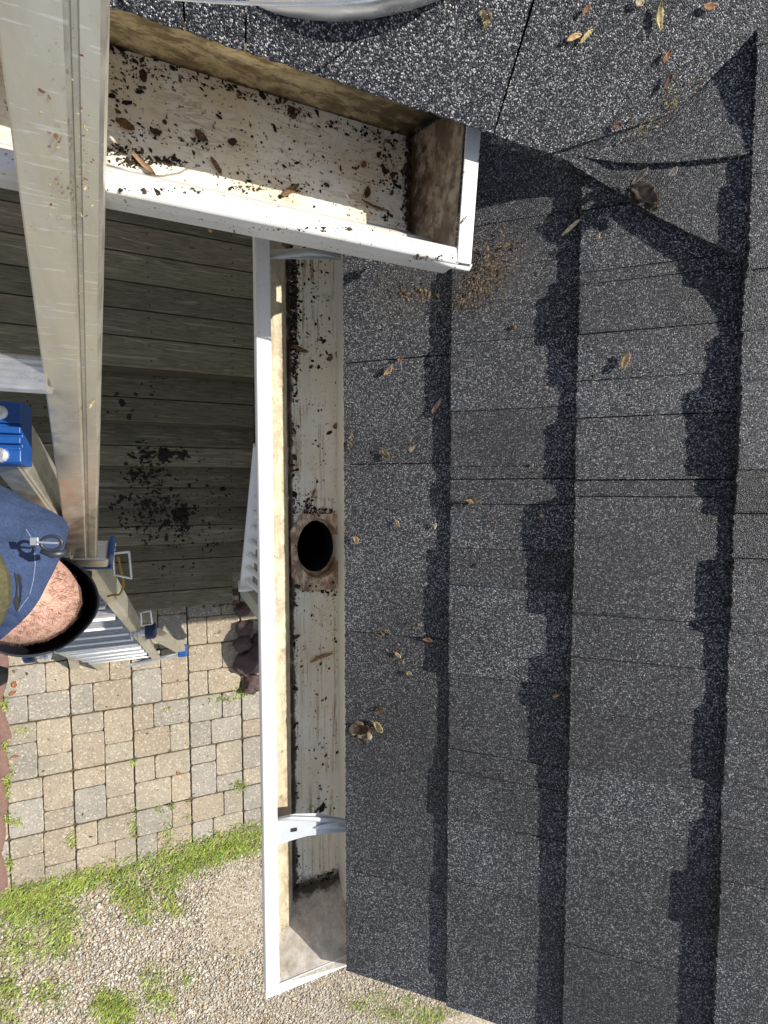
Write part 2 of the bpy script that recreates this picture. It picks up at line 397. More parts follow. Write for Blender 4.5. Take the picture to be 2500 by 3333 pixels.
# pebbles
def pebbles():
    n = 88000
    X = RS.uniform(-2.0, 3.2, n); Y = RS.uniform(-5.9, -2.9, n)
    bx = np.minimum(-3.12, -3.12); keep = (Y < -3.14) | (X > .92) | (X < -1.75)
    # bare sandy pan and soil patches hold fewer stones
    c1 = P(790, 2960, 4.07); d1 = np.exp(-(((X-c1.x)/.28)**2+((Y-c1.y)/.42)**2))
    patch = np.sin(X*5.1+1.3)*np.sin(Y*4.3+.5)+.6*np.sin(X*11+Y*7)
    keep &= RS.rand(n) > .75*d1
    keep &= (RS.rand(n) < np.clip(.75+.35*patch+(X+1.2)*.35, .25, 1))
    X, Y = X[keep], Y[keep]; n = len(X)
    d1 = d1[keep]
    s = RS.gamma(4, .0011, n)+.0016; s *= np.where(d1 > .3, .55, 1)
    s *= np.clip(1.25-.12*(X+1), .8, 1.4)
    base = np.array([(1, 0, 0), (-1, 0, 0), (0, 1, 0), (0, -1, 0), (0, 0, 1), (0, 0, -1), (.62, .62, .45), (-.62, .62, .45), (-.62, -.62, .45), (.62, -.62, .45)], float)
    F0 = np.array([(4, 0, 6), (4, 6, 2), (4, 2, 7), (4, 7, 1), (4, 1, 8), (4, 8, 3), (4, 3, 9), (4, 9, 0), (0, 5, 2), (0, 2, 6), (2, 5, 1), (2, 1, 7), (1, 5, 3), (1, 3, 8), (3, 5, 0), (3, 0, 9)])
    V = np.repeat(base[None], n, 0)*(1+RS.uniform(-.15, .15, (n, 10, 1)))
    V[:, :, 0] *= (s*RS.uniform(1.0, 1.7, n))[:, None]; V[:, :, 1] *= (s*RS.uniform(.7, 1.1, n))[:, None]; V[:, :, 2] *= (s*.75)[:, None]
    a = RS.uniform(0, 6.28, n); ca, sa = np.cos(a)[:, None], np.sin(a)[:, None]
    x = V[:, :, 0]*ca-V[:, :, 1]*sa; y = V[:, :, 0]*sa+V[:, :, 1]*ca
    V = np.stack([x+X[:, None], y+Y[:, None], V[:, :, 2]+(-.045+RS.uniform(.0, .008, n))[:, None]], -1)
    pal = np.array([(.66, .60, .48), (.74, .70, .60), (.50, .40, .28), (.36, .33, .30), (.80, .78, .72), (.42, .31, .20), (.60, .50, .36)])
    c = pal[RS.choice(7, n, p=[.26, .14, .20, .08, .08, .10, .14])]*RS.uniform(.5, .9, (n, 1))
    F = (F0[None]+(np.arange(n)*10)[:, None, None]).reshape(-1, 3)
    tag(big('gravel', V.reshape(-1, 3), F, M_peb, np.repeat(c, 10, 0), True), 'pale tan pea gravel spread beyond the paver edge', 'gravel', kind='stuff')
pebbles()

def grass():
    cl = []
    def blob(x, y, rx, ry, n, h=1.0): cl.append((x, y, rx, ry, n, h))
    for t in np.linspace(0, 1, 26):                 # the band along the paver edge
        x = 20+830*t; y = 2925-225*t
        blob(x, y, 40, 32, 240+int(130*math.sin(t*9)), 1.0)
    for x, y, rx, ry, n in [(60, 2950, 70, 50, 900), (180, 2960, 80, 55, 800), (60, 3080, 70, 60, 420), (190, 3060, 60, 60, 420), (420, 2900, 60, 45, 560),
                            (460, 2960, 45, 50, 330), (540, 2870, 50, 40, 520), (560, 2950, 40, 35, 200), (380, 3290, 60, 50, 950), (340, 3260, 40, 40, 260),
                            (520, 3250, 50, 40, 300), (150, 3230, 60, 40, 260), (500, 3180, 50, 40, 160), (30, 3220, 40, 40, 300), (610, 3190, 30, 30, 90), (0, 3310, 60, 40, 260),
                            (780, 2760, 60, 22, 600), (690, 2790, 60, 28, 620), (600, 2820, 55, 30, 520), (1170, 3270, 40, 30, 150), (1280, 3300, 50, 30, 330), (1400, 3310, 60, 35, 500), (1230, 3240, 30, 20, 80), (1330, 3250, 25, 20, 90),
                            (545, 2700, 22, 55, 130), (440, 2680, 12, 40, 120), (240, 2725, 12, 22, 90), (780, 2550, 20, 16, 120), (808, 2215, 20, 18, 220), (790, 2245, 26, 12, 160), (735, 2268, 36, 6, 90),
                            (437, 2475, 8, 5, 22), (548, 2298, 8, 5, 20), (520, 2625, 9, 6, 30), (556, 2615, 9, 7, 40), (615, 2600, 6, 6, 18), (615, 2645, 6, 6, 14), (20, 2290, 8, 26, 70),
                            (22, 2420, 9, 30, 110), (30, 2505, 12, 35, 170), (28, 2560, 10, 30, 130), (30, 2650, 8, 14, 60), (60, 2665, 14, 9, 60), (35, 2800, 8, 20, 60), (80, 2370, 22, 4, 30), (780, 2675, 8, 6, 14)]:
        blob(x, y, rx, ry, n)
    A = []
    for (x, y, rx, ry, n, h) in cl:
        gx = RS.normal(0, rx*.6, n)+x; gy = RS.normal(0, ry*.6, n)+y
        small = rx < 40
        for i in range(n):
            p = P(gx[i], gy[i], HG+.03)
            A.append((p.x, p.y, small))
    A = np.array(A, float); n = len(A)
    L = RS.uniform(.025, .07, n)*np.where(A[:, 2] > 0, .75, 1); w = RS.uniform(.0016, .0036, n)
    a = RS.uniform(0, 6.28, n); lean = RS.uniform(.4, 1.3, n)
    dx, dy = np.cos(a), np.sin(a); px, py = -dy, dx
    z0 = np.where((A[:, 1] > -3.1), -.006, -.04)
    def pt(t, side, k):
        r = L*t*lean*.8; z = z0+L*(t*1.0-.45*t*t*lean)*.8
        return np.stack([A[:, 0]+dx*r+px*w*side*k, A[:, 1]+dy*r+py*w*side*k, z], -1)
    V = np.stack([pt(0, -1, .8), pt(0, 1, .8), pt(.5, 1, 1), pt(.5, -1, 1), pt(1, 0, 0)], 1)
    F0 = np.array([(0, 1, 2), (0, 2, 3), (3, 2, 4)]); F = (F0[None]+(np.arange(n)*5)[:, None, None]).reshape(-1, 3)
    pal = np.array([(.27, .36, .05), (.18, .26, .04), (.38, .44, .09), (.30, .24, .10), (.09, .14, .03)])
    c = pal[RS.choice(5, n, p=[.30, .22, .18, .18, .12])]*RS.uniform(.75, 1.25, (n, 1))
    tag(big('grass', V.reshape(-1, 3), F, M_grass, np.repeat(c, 5, 0)), 'short bright green grass and weeds along the paver edge and joints', 'grass', kind='stuff')
grass()

# ---------------------------------------------------------------- deck with steps
deck = thing('wooden_deck', 'weathered grey wooden deck with steps down to the pavers, in shade', 'deck', (-1, 0, 0))
HD = 2.87
ys = [888, 976, 1056, 1137, 1227]
Yd = [P(825, y, HD).y for y in ys]; pitch = (Yd[0]-Yd[-1])/4
edges = [Yd[0]+pitch*k for k in range(14, 0, -1)]+Yd
XL, XR = -3.2, P(828, 1450, HD).x+.02
def board(mb, ya, yb, ztop, xr, thick=.03, xl=XL):
    R = random; t = R.uniform(.78, 1.22); tn = (t*R.uniform(.97, 1.05), t, t*R.uniform(.93, 1.03))
    g = .0028
    y0, y1 = min(ya, yb)+g, max(ya, yb)-g
    r = .004
    prof = [(y0, ztop-thick), (y0, ztop-r), (y0+r, ztop), (y1-r, ztop), (y1, ztop-r), (y1, ztop-thick)]
    mb.prism([(xl, a, b) for a, b in prof], (xr-xl, 0, 0), tn)
NAIL = []
def nails(mb, ya, yb, z, xs):
    for x in xs:
        for f in (.25, .75): NAIL.append((x+random.uniform(-.008, .008), ya+(yb-ya)*f, z))
mb = MB(); nb = MB()
nx = [P(485, 940, HD).x, P(755, 940, HD).x]
for a, b in zip(edges[:-1], edges[1:]):
    board(mb, a, b, HG-HD, XR); nails(nb, a, b, HG-HD, nx)
mb.build('floor_boards', M_wood, deck)
ny = [1227, 1389, 1523, 1648, 1761, 1862, 1957]
prev = Yd[-1]
sh = .173
rb = MB()
for k in range(1, 7):
    z = HG-(HD+sh*k); yn = P(825, ny[k], HD+sh*k).y
    # xr: the steps end a little short of the newel
    xr = P(825, ny[k], HD+sh*k).x if k < 6 else P(757, 1920, HD+sh*k).x
    back = prev+.035
    mid = yn+(prev-.012-yn)*.52
    tb = MB(); board(tb, back, mid, z, xr); board(tb, mid, yn, z, xr)
    nails(nb, mid, back, z, nx); nails(nb, yn, mid, z, nx)
    tb.build('step', M_wood, deck)
    rb.box(((XL+xr)/2, prev+.008, z+sh/2-.015), (xr-XL, .018, sh-.035), col=(.5, .5, .5))
    prev = yn
rb.box(((XL+.1)/2, prev+.012, (HG-(HD+sh*6))/2-.02), (.1-XL-.1, .018, HG-(HD+sh*6)-.0), col=(.5, .5, .5))
rb.build('riser', M_wood, deck)
nb.sweep([(0, 0, -.004), (0, 0, .0006)], .006, 8); n0 = nb.build('nail', M_nail)
print('nails', len(NAIL))
for i, p in enumerate(NAIL[-100:]):
    o = n0 if i == 0 else n0.copy()
    if i: COL.objects.link(o)
    o.parent = deck; o.location = Vector(p)-deck.location
# joists/posts below the platform
jb = MB()
for x in np.arange(-3, .2, .45): jb.box((x, 1.75, HG-HD-.13), (.04, 1.9, .18), col=(.6, .6, .6))
for x in (-2.9, -1.4, .05): jb.box((x, 1.2, (HG-HD-.2)/2-.02), (.09, .09, HG-HD-.2), col=(.6, .6, .6))
jb.build('frame', M_wood, deck)

# ---------------------------------------------------------------- white stair rail beside the steps
rl = thing('stair_railing', 'white railing with turned balusters beside the deck steps', 'railing', P(790, 1880, 3.6))
r0 = P(800, 1900, 3.62); r1 = P(848, 1450, 2.95)
dr = (r1-r0); ax = frame(dr)
mb = MB(); mid = (r0+r1)/2
side = Vector((1, 0, 0)); dn = dr.normalized(); side = (side-dn*side.dot(dn)).normalized(); upn = side.cross(dn)
if upn.z < 0: upn = -upn
mb.box(mid, (.085, dr.length, .05), (side, dn, upn)); mb.build('bottom_rail', M_white, rl, bevel=.003)
btop = (P(794+190, 1872+185, 3.0)-P(794, 1872, 3.55))
for k in range(9):
    base = r0+dr*(.055+.105*k)+upn*.02
    bd = btop.normalized(); pts = []; rad = []
    for t, r in [(0, .021), (.05, .021), (.055, .024), (.075, .016), (.09, .022), (.12, .019), (.5, .013), (.85, .018), (.92, .012), (1, .02)]:
        pts.append(base+bd*(t*.72)); rad.append(r)
    mb = MB(); mb.sweep(pts, rad, 12); mb.build('baluster', M_white, rl, smooth=True)
tr0 = r0+btop.normalized()*.72; tr1 = r1+btop.normalized()*.72
mb = MB(); mb.box((tr0+tr1)/2, (.07, dr.length, .045), (side, dn, upn)); mb.build('handrail', M_white, rl, bevel=.004)
mb = MB(); mb.box(r0-dn*.012+upn*.012, (.11, .03, .10), (side, dn, upn)); mb.build('rail_bracket', M_white, rl, bevel=.006)
pb = P(772, 1918, 3.9); pt = P(846, 2020, 3.05); d = (pt-pb)
a_, b_, c_ = side, None, d.normalized(); a_ = (a_-c_*a_.dot(c_)).normalized(); b_ = c_.cross(a_)
mb = MB(); mb.box(pb+d*.5+a_*.075+b_*.0, (.10, .10, d.length), (a_, b_, c_)); mb.build('newel_post', M_beige, rl, bevel=.003)
mb = MB(); mb.box(pt+a_*.09+c_*.01, (.14, .16, .025), (a_, b_, c_)); mb.build('post_cap', M_white, rl, bevel=.004)

# ---------------------------------------------------------------- rocks and edging blocks
def rock(x, y, rx, ry, rz, name, mat, label, cat, group, h=HG-.03, seed=0, box=False):
    R = random.Random(seed); bm = bmesh.new()
    if box:
        bmesh.ops.create_cube(bm, size=2); bmesh.ops.subdivide_edges(bm, edges=bm.edges, cuts=5, use_grid_fill=True)
        for v in bm.verts:
            c = v.co.copy(); n = c.normalized()*1.25; v.co = c.lerp(n, .42)
    else: bmesh.ops.create_icosphere(bm, subdivisions=4, radius=1)
    from mathutils import noise as nz
    off = Vector((seed*3.7, seed*1.3, 0))
    for v in bm.verts:
        k = 1+(.05 if box else .34)*nz.noise(v.co*1.3+off)+(.03 if box else .12)*nz.noise(v.co*3.3+off)+(.02 if box else .05)*nz.noise(v.co*9+off)
        v.co = v.co*k
        v.co = Vector((v.co.x*rx, v.co.y*ry, v.co.z*rz))
    me = bpy.data.meshes.new(name); bm.to_mesh(me); bm.free(); me.materials.append(mat); me.shade_smooth()
    o = bpy.data.objects.new(name, me); COL.objects.link(o); p = P(x, y, h); o.location = (p.x, p.y, rz*.55-.04)
    o.rotation_euler.z = R.uniform(-.3, .3); return tag(o, label, cat, group)
G1 = 'dark red stones beside the lowest deck step'
for i, (x, y, a, b, lab) in enumerate([(790, 1985, .065, .06, 'dark reddish stone nearest the deck step, under the white post'),
                                       (797, 2045, .08, .065, 'angular dark red stone just below the white post cap'),
                                       (792, 2095, .08, .075, 'dark pitted stone, third down from the deck step'),
                                       (800, 2160, .10, .105, 'largest dark red stone in the shade beside the white gutter'),
                                       (825, 2228, .09, .085, 'reddish stone half sunlit above the grass tuft by the gutter'),
                                       (858, 2110, .12, .14, 'dark stone tucked under the gutter behind the other stones')]):
    rock(x, y, a, b, .09, 'stone', M_stone, lab, 'stone', G1, seed=i+1)
G2 = 'red edging blocks along the left side of the patio'
for i, (y, l, lab) in enumerate([(2140, .13, 'red edging block by the knee boot, farthest up the left edge'), (2235, .14, 'red edging block beside the dark shoe'),
                                 (2360, .18, 'red edging block below the shoe, next to the first grass tufts'), (2480, .17, 'red edging block in the middle of the left edge'),
                                 (2600, .17, 'red edging block beside the thickest joint weeds'), (2725, .16, 'round ended red edging block above the lowest one'),
                                 (2855, .17, 'lowest red edging block, at the corner of the grass')]):
    rock(-62, y, .13, l*1.05, .055, 'edging_block', M_brick, lab, 'edging block', G2, seed=i+20, box=True)

# ---------------------------------------------------------------- house with its two roofs
HE = .585; TH = math.radians(40)
house = thing('house', 'house corner with two dark shingled roofs and cream walls', 'house', (1.5, .5, 0))
EU = Vector((math.cos(TH), 0, math.sin(TH))); EV = Vector((0, 1, 0)); EW = Vector((-math.sin(TH), 0, math.cos(TH)))
O1 = Vector((.1685, 0, HG-HE-.003))
def on_roof(x, y, w=0.0):
    p = ray_plane(x, y, O1+EW*w, EW); q = p-O1; return q.dot(EU), q.dot(EV)
def R3(u, v, w): return O1+EU*u+EV*v+EW*w
V0, V1 = -.69, 1.6
tabs1 = [(-900, 640, 70), (640, 760, 110), (760, 900, 70), (900, 1127, 95), (1127, 1344, 118), (1344, 1520, 80), (1520, 1560, 60), (1560, 1640, 88), (1640, 1780, 60), (1780, 1900, 100), (1900, 2185, 111), (2185, 2430, 50), (2430, 2500, 65), (2500, 2650, 92), (2650, 2850, 60), (2850, 3180, 78), (3180, 3600, 52)]
tabs2 = [(-900, 500, 80), (500, 700, 120), (700, 900, 90), (900, 940, 130), (940, 1100, 185), (1100, 1245, 128), (1245, 1364, 75), (1364, 1563, 125), (1563, 1616, 78), (1616, 1990, 200), (1990, 2130, 110), (2130, 2300, 190), (2300, 2490, 160), (2490, 2750, 122), (2750, 3060, 105), (3060, 3600, 108)]
tabs3 = [(-900, 200, 90), (200, 420, 110), (420, 600, 80), (600, 900, 110), (900, 1085, 70), (1085, 1245, 140), (1245, 1530, 215), (1530, 1670, 150), (1670, 1815, 70), (1815, 2050, 165), (2050, 2300, 100), (2300, 2545, 145), (2545, 2685, 75), (2685, 2857, 135), (2857, 3030, 205), (3030, 3600, 150)]
ux = [(1128, 0), (1463, tabs1), (1868, tabs2), (2392, tabs3)]
US = [0.0]+[on_roof(x, 1666, .007)[0] for x, _ in ux[1:]]
US += [US[-1]+.146*k for k in range(1, 7)]
print('course u', [round(u, 3) for u in US])
def tabs_to_v(k):
    x = ux[k][0]; out = []
    for (ya, yb, px) in ux[k][1]:
        ua, va = on_roof(x, ya); ub, vb = on_roof(x, yb); um, vm = on_roof(x, (ya+yb)/2); ul, vl = on_roof(x-px, (ya+yb)/2)
        out.append((vb, va, min(.0135, (um-ul)*.155+.0004)))
    out = sorted(out); return out
def course(mb, k, segs, u0, u1, frm=None):
    R = random.Random(40+k); segs = sorted(segs)
    from mathutils import noise as nz_
    def height(v, i):
        s0 = segs[i][2]; h = s0
        for (b_, j) in ((segs[i][0], i-1), (segs[i][1], i+1)):
            if 0 <= j < len(segs):
                wd = .0015; d_ = abs(v-b_)
                if d_ < wd: h = h*(.5+.5*d_/wd)+segs[j][2]*(.5-.5*d_/wd)
        return max(.003, h*(1+.035*nz_.noise(Vector((v*22, k*3.1, 0)))+.03*nz_.noise(Vector((v*160, k, 5)))+R.uniform(-.045, .045)))
    for si, (va, vb, s) in enumerate(segs):
        if vb < V0 or va > V1: continue
        va = max(va, V0); vb = min(vb, V1)
        s = max(.0035, s); n = max(3, int((vb-va)/.0022)); g = R.choice([.0002, .0005, .0008])
        sk = R.uniform(-.004, .004)
        vv = [va+g+(vb-va-2*g)*i/n for i in range(n+1)]
        jit = [R.uniform(-.0010, .0010) for _ in vv]
        hh = [height(v, si) for v in vv]; LF = [.0075*max(0, min(1, (v-VFL+.09)/.09))**2 if k == 3 else 0 for v in vv]
        r0 = [R3(u0+j+.001, v, -.004) for v, j in zip(vv, jit)]
        r1_ = [R3(u0+j, v, h_+l_-.0007) for v, j, h_, l_ in zip(vv, jit, hh, LF)]
        r1 = [R3(u0+j+.0008, v, h_+l_) for v, j, h_, l_ in zip(vv, jit, hh, LF)]
        r2 = [R3(u1+.012, v, .0002+l_*.5-.012*s/(u1-u0)) for v, l_ in zip(vv, LF)]
        t_ = R.choice([.8, .95, 1.05, 1.2, 1.3]); tc = (t_, t_, t_*1.02)
        mb.strip([r0, r1_, r1, r2], tc)
        for idx in (0, -1): mb.add([r0[idx], r1_[idx], r2[idx]], [(0, 1, 2)], tc)
mb = MB()
VFL = on_roof(2432, 838)[1]-.01
R = random.Random(5)
seg0 = []; v = V0
cuts = sorted([on_roof(1200, y)[1] for y in (2835, 2055, 1512, 1180, 760)])
for a, b in zip([V0]+cuts, cuts+[V1]): seg0.append((a, b, R.uniform(.0065, .0072)))
course(mb, 0, seg0, 0, US[1])
for k in (1, 2, 3): course(mb, k, tabs_to_v(k), US[k], US[k+1])
for k in range(4, 9):
    seg = []; v = V0
    while v < V1:
        w = R.uniform(.06, .2); seg.append((v, v+w, R.choice([.005, .0085, .011]))); v += w
    course(mb, k, seg, US[k], US[k+1])
mb.build('lower_roof', M_sht, house)
# felt and board under the shingles, rake edge
mb = MB()
mb.prism([R3(.004, V0+.004, -.0045), R3(US[-1], V0+.004, -.0045), R3(US[-1], V0+.004, -.022), R3(.004, V0+.004, -.022)], (0, V1-V0, 0))
mb.build('roof_board', M_dark, house)
mb = MB(); mb.box((.195, (V0+.02+V1)/2, HG-HE-.075), (.02, V1-V0-.03, .13)); mb.build('fascia', M_white, house)
mb = MB(); mb.box((.36, (V0+.06+V1)/2, HG-HE-.15), (.30, V1-V0-.06, .012)); mb.build('soffit', M_white, house)
mb = MB()
zt = HG-HE-.16
zt = HG-1.05; mb.box((2.2, 1.36, zt/2), (3.4, 3.8, zt)); mb.build('lower_wall', M_wall, house)

# upper roof: eave along x, rising towards +y
HE2 = .384; T2 = math.radians(40)
ye0 = P(600, 120, HE2).y; ye1 = P(1570, 402, HE2).y; print('eave2', ye0, ye1)
FU = Vector((0, math.cos(T2), math.sin(T2))); FW = Vector((0, -math.sin(T2), math.cos(T2)))
O2 = Vector((0, (ye0+ye1)/2, HG-HE2-.002))
def R2(x, u, w): return O2+Vector((x, 0, 0))+FU*u+FW*w
def on_up(x, y, w=.006):
    return ray_plane(x, y, O2+FW*w, FW)
# valley line where both planes meet
def valley(t):   # t along plan x
    n1, n2 = EW, FW; d = n1.cross(n2).normalized()
    if d.z < 0: d = -d
    # point on both: solve at y=O2.y
    y = O2.y; x = O1.x+(O2.z-O1.z)/math.tan(TH); p = Vector((x, y, O2.z)); return p+d*t
vp0 = valley(0); print('valley', vp0)
mb = MB(); R = random.Random(8)
seams = [on_up(600, 60).x, on_up(800, 90).x, on_up(1665, 240).x]
xs = [-1.6, -.5, -.28]+seams[:2]+[seams[2]]
xs = sorted(xs)+[None]
def slab(xa, xb, w, ulen=.30):
    n = max(3, int((xb-xa)/.0035)); g = .0007
    xx = [xa+g+(xb-xa-2*g)*i/n for i in range(n+1)]; j = [R.uniform(-.0008, .0008) for _ in xx]
    def lim(x, u):          # stay on this side of the valley
        return u
    rows = [[R2(x, q+.001, -.004) for x, q in zip(xx, j)], [R2(x, q, w-.0008) for x, q in zip(xx, j)], [R2(x, q+.0008, w) for x, q in zip(xx, j)],
            [R2(x, ulen, w*.4) for x in xx]]
    mb.strip(rows)
for a, b in zip(xs[:-2], xs[1:-1]): slab(a, b, R.uniform(.0065, .0072))
mb_last = xs[-2]
# last shingle runs into the valley and is woven over onto the lower roof
xv = vp0.x
n = 26; rows = []
curve_px = [(1800, 483), (1850, 500), (1930, 516), (2010, 527), (2090, 531), (2200, 527), (2320, 515), (2440, 500)]
# part on the upper plane: polygon from seam to the valley
w = .007
XA = on_up(1795, 478).x; A_ = R2(XA, 0, w)
up = [R2(mb_last+.0007, 0, w), R2((mb_last+XA)/2, 0, w), A_, valley(.07)+Vector((0, 0, w)), valley(.26)+Vector((0, 0, w)), valley(.34)+Vector((0, 0, w)), R2(mb_last+.0007, .30, w)]
mb.add(up, [tuple(range(7))])
e0 = [p-Vector((0, -.001, .011)) for p in up[:3]]
mb.add(up[:3]+e0, [(0, 1, 4, 3), (1, 2, 5, 4)])
# part folded onto the lower plane, its free edge the curved line
def on_low(x, y, w): 
    u, v = on_roof(x, y, w); return u, v
curve_px = [(a[0]+(b[0]-a[0])*i/3, a[1]+(b[1]-a[1])*i/3) for a, b in zip(curve_px[:-1], curve_px[1:]) for i in range(3)]+[curve_px[-1]]
def hang(x, y, w_, x1=2010, k_=1.0):      # the free edge droops from the eave onto the lower roof
    b_ = max(0, min(1, (x1-x)/(x1-1800)))**1.6*k_
    return R3(*on_low(x, y, w_), w_).lerp(on_up(x, y, w), b_)
fold = [hang(x, y, .0105) for x, y in curve_px]
u3 = US[3]
top = []
TS = 0
while (valley(TS)-O1).dot(EU) < US[3]+.012: TS += .002
print('TS', TS)
for i, p in enumerate(fold):
    t = i/(len(fold)-1); top.append(A_.copy() if i == 0 else valley(.07+(TS-.07)*(i-1)/(len(fold)-2))+Vector((0, 0, w+.0008)))
    if top[-1].x > 99: pass
mb.strip([fold, top])
mb.strip([[p-EW*.004 for p in fold], fold])
mb.build('upper_roof', M_shu, house)
# the triangular flap under it
mb = MB(); R = random.Random(9)
fl = [(1772, 470), (1800, 492), (1870, 540), (1960, 594), (2060, 655), (2130, 700), (2230, 750), (2330, 796), (2432, 838)]
pts = []
for (x0, y0), (x1, y1) in zip(fl[:-1], fl[1:]):
    for s in range(8):
        t = s/8; pts.append((x0+(x1-x0)*t+R.uniform(-1.5, 1.5), y0+(y1-y0)*t+R.uniform(-1.5, 1.5)))
pts.append(fl[-1])
lo = [hang(x, y, .0085, 2010, .93) for x, y in pts]
hi = [hang(1800+(2460-1800)*i/(len(pts)-1), 478-(i/(len(pts)-1))*70, .0075, 2010, .90) for i in range(len(pts))]
mb.strip([[p-EW*.0075 for p in lo], lo, hi])
mb.build('valley_flap', M_sh, house)
mb = MB(); mb.prism([R2(-1.6, .006, -.006), R2(-1.6, .30, -.006), R2(-1.6, .30, -.022), R2(-1.6, .006, -.022)], (1.6+XA-.03, 0, 0)); mb.build('roof_board', M_dark, house)
mb = MB(); mb.box((-.65, .475, HG-HE2-.13), (1.85, .02, .18)); mb.build('fascia', M_white, house)
mb = MB(); mb.box((-.9, 4.4, (HG-HE2-.25)/2), (5.4, 3.0, HG-HE2-.25)); mb.build('upper_wall', M_wall, house)

# ---------------------------------------------------------------- lower gutter
gl = thing('lower_gutter', 'long white gutter with a round outlet hole, running beside the lower roof', 'gutter', (.12, 0, HG-.70))
HR = .61; HF = .70
YA, YB = -.708, .42
X0 = .0535; X1 = .074
prof_in = [(.056, .618), (.060, .640), (.068, .652), (.097, .664), (.102, .676), (.106, .697), (.111, HF)]
outlet = P(1037, 1784, HF)
def gz(h): return HG-h
mb = MB()
mb.prism([(X0, 0, gz(HR+.014)), (X0, 0, gz(HR+.002)), (X0+.002, 0, gz(HR)), (X1-.002, 0, gz(HR)), (X1, 0, gz(HR+.002)), (X1, 0, gz(HR+.006)), (X0+.0025, 0, gz(HR+.006))], (0, YB-YA, 0))
for i in range(len(mb.v)): mb.v[i] = (mb.v[i][0], mb.v[i][1]+YA, mb.v[i][2])
mb.build('front_lip', M_lip, gl, bevel=.0008)
mb = MB(); n = 120
YE = YA+.055    # foot of the end cap leans inwards
rows = [[(x, YA+(YB-YA)*i/n, gz(h)) for i in range(n+1)] for x, h in prof_in]
mb.strip(rows); mb.build('front_wall', M_brown, gl, smooth=True, solid=.0012)
# outside face
mb = MB(); mb.strip([[(x-.0035, y, gz(h+.003)) for y in (YA, YB)] for x, h in [(.057, .620)]+prof_in[1:-1]]); mb.build('outer_face', M_lip, gl, solid=.001)
# floor with the outlet hole
def oval(c, rx, ry, z, n=48, p=2.0): return [Vector((c.x+rx*math.copysign(abs(math.cos(2*math.pi*k/n))**(2/p), math.cos(2*math.pi*k/n)), c.y+ry*math.copysign(abs(math.sin(2*math.pi*k/n))**(2/p), math.sin(2*math.pi*k/n)), z)) for k in range(n)]
ORX, ORY = .0345, .0465
hole = oval(outlet, ORX+.001, ORY+.001, gz(HF), 48)
XB = .186
def rect_ring(x0, x1, y0, y1, c, z, n=48):
    out = []
    for k in range(n):
        t = 2*math.pi*k/n; dx, dy = math.cos(t), math.sin(t)
        sx_ = ((x1-c.x) if dx > 0 else (x0-c.x))/dx if abs(dx) > 1e-9 else 1e9
        sy_ = ((y1-c.y) if dy > 0 else (y0-c.y))/dy if abs(dy) > 1e-9 else 1e9
        s = min(sx_, sy_); out.append(Vector((c.x+dx*s, c.y+dy*s, z)))
    return out
mb = MB(); fx0 = prof_in[-1][0]
ya, yb = outlet.y-.08, outlet.y+.08
rr = rect_ring(fx0, XB, ya, yb, outlet, gz(HF)); nn = 48
mb.add(hole+rr, [(k, (k+1) % nn, nn+(k+1) % nn, nn+k) for k in range(nn)])
for cx_, cy_ in ((fx0, ya), (fx0, yb), (XB, ya), (XB, yb)):     # corners
    k = min(range(nn), key=lambda i: (rr[i]-Vector((cx_, cy_, gz(HF)))).length)
    q = sorted(range(nn), key=lambda i: (rr[i]-Vector((cx_, cy_, gz(HF)))).length)[:2]
    mb.add([rr[q[0]], rr[q[1]], Vector((cx_, cy_, gz(HF)))], [(0, 1, 2)])
def floor_part(y0, y1):
    xs_ = [fx0, fx0+.012, fx0+.013, fx0+.030, fx0+.031, fx0+.052, fx0+.053, XB]
    zz = [0, 0, .0008, .0008, 0, 0, .0008, .0008]
    mb.strip([[(x, y0, gz(HF)+q) for x, q in zip(xs_, zz)], [(x, y1, gz(HF)+q) for x, q in zip(xs_, zz)]])
floor_part(YA+.02, ya); floor_part(yb, YB)
mb.build('gutter_floor', M_floor, gl, solid=.001)
mb = MB(); mb.strip([[(XB, y, gz(HF)), (XB, y, gz(.595))] for y in (YA, YB)]); mb.build('back_wall', M_floor, gl, solid=.001)
# end cap
mb = MB()
cap_top = [(X0+.002, YA+.004, gz(HR+.004)), (XB, YA+.004, gz(HR-.006))]
cap = [Vector((x, YA+.004+.05*(h-.61)/.09, gz(h))) for x, h in [(X0+.003, .612)]+prof_in[1:]]+[Vector((XB, YA+.054, gz(HF))), Vector((XB, YA+.004, gz(.60)))]
mb.add(cap, [tuple(range(len(cap)))]); mb.build('end_cap', M_capl, gl, solid=.001)
mb = MB(); mb.prism([(X0+.001, YA+.006, gz(HR-.001)), (XB, YA+.010, gz(HR-.001)), (XB, YA-.010, gz(HR+.002)), (X0+.001, YA-.012, gz(HR+.002))], (0, 0, -.0016)); mb.build('end_cap_rim', M_lip, gl, bevel=.0006)
mb = MB(); mb.strip([[(x, YB, gz(h)) for x, h in prof_in], [(x, YB, gz(.60)) for x, h in prof_in]]); 
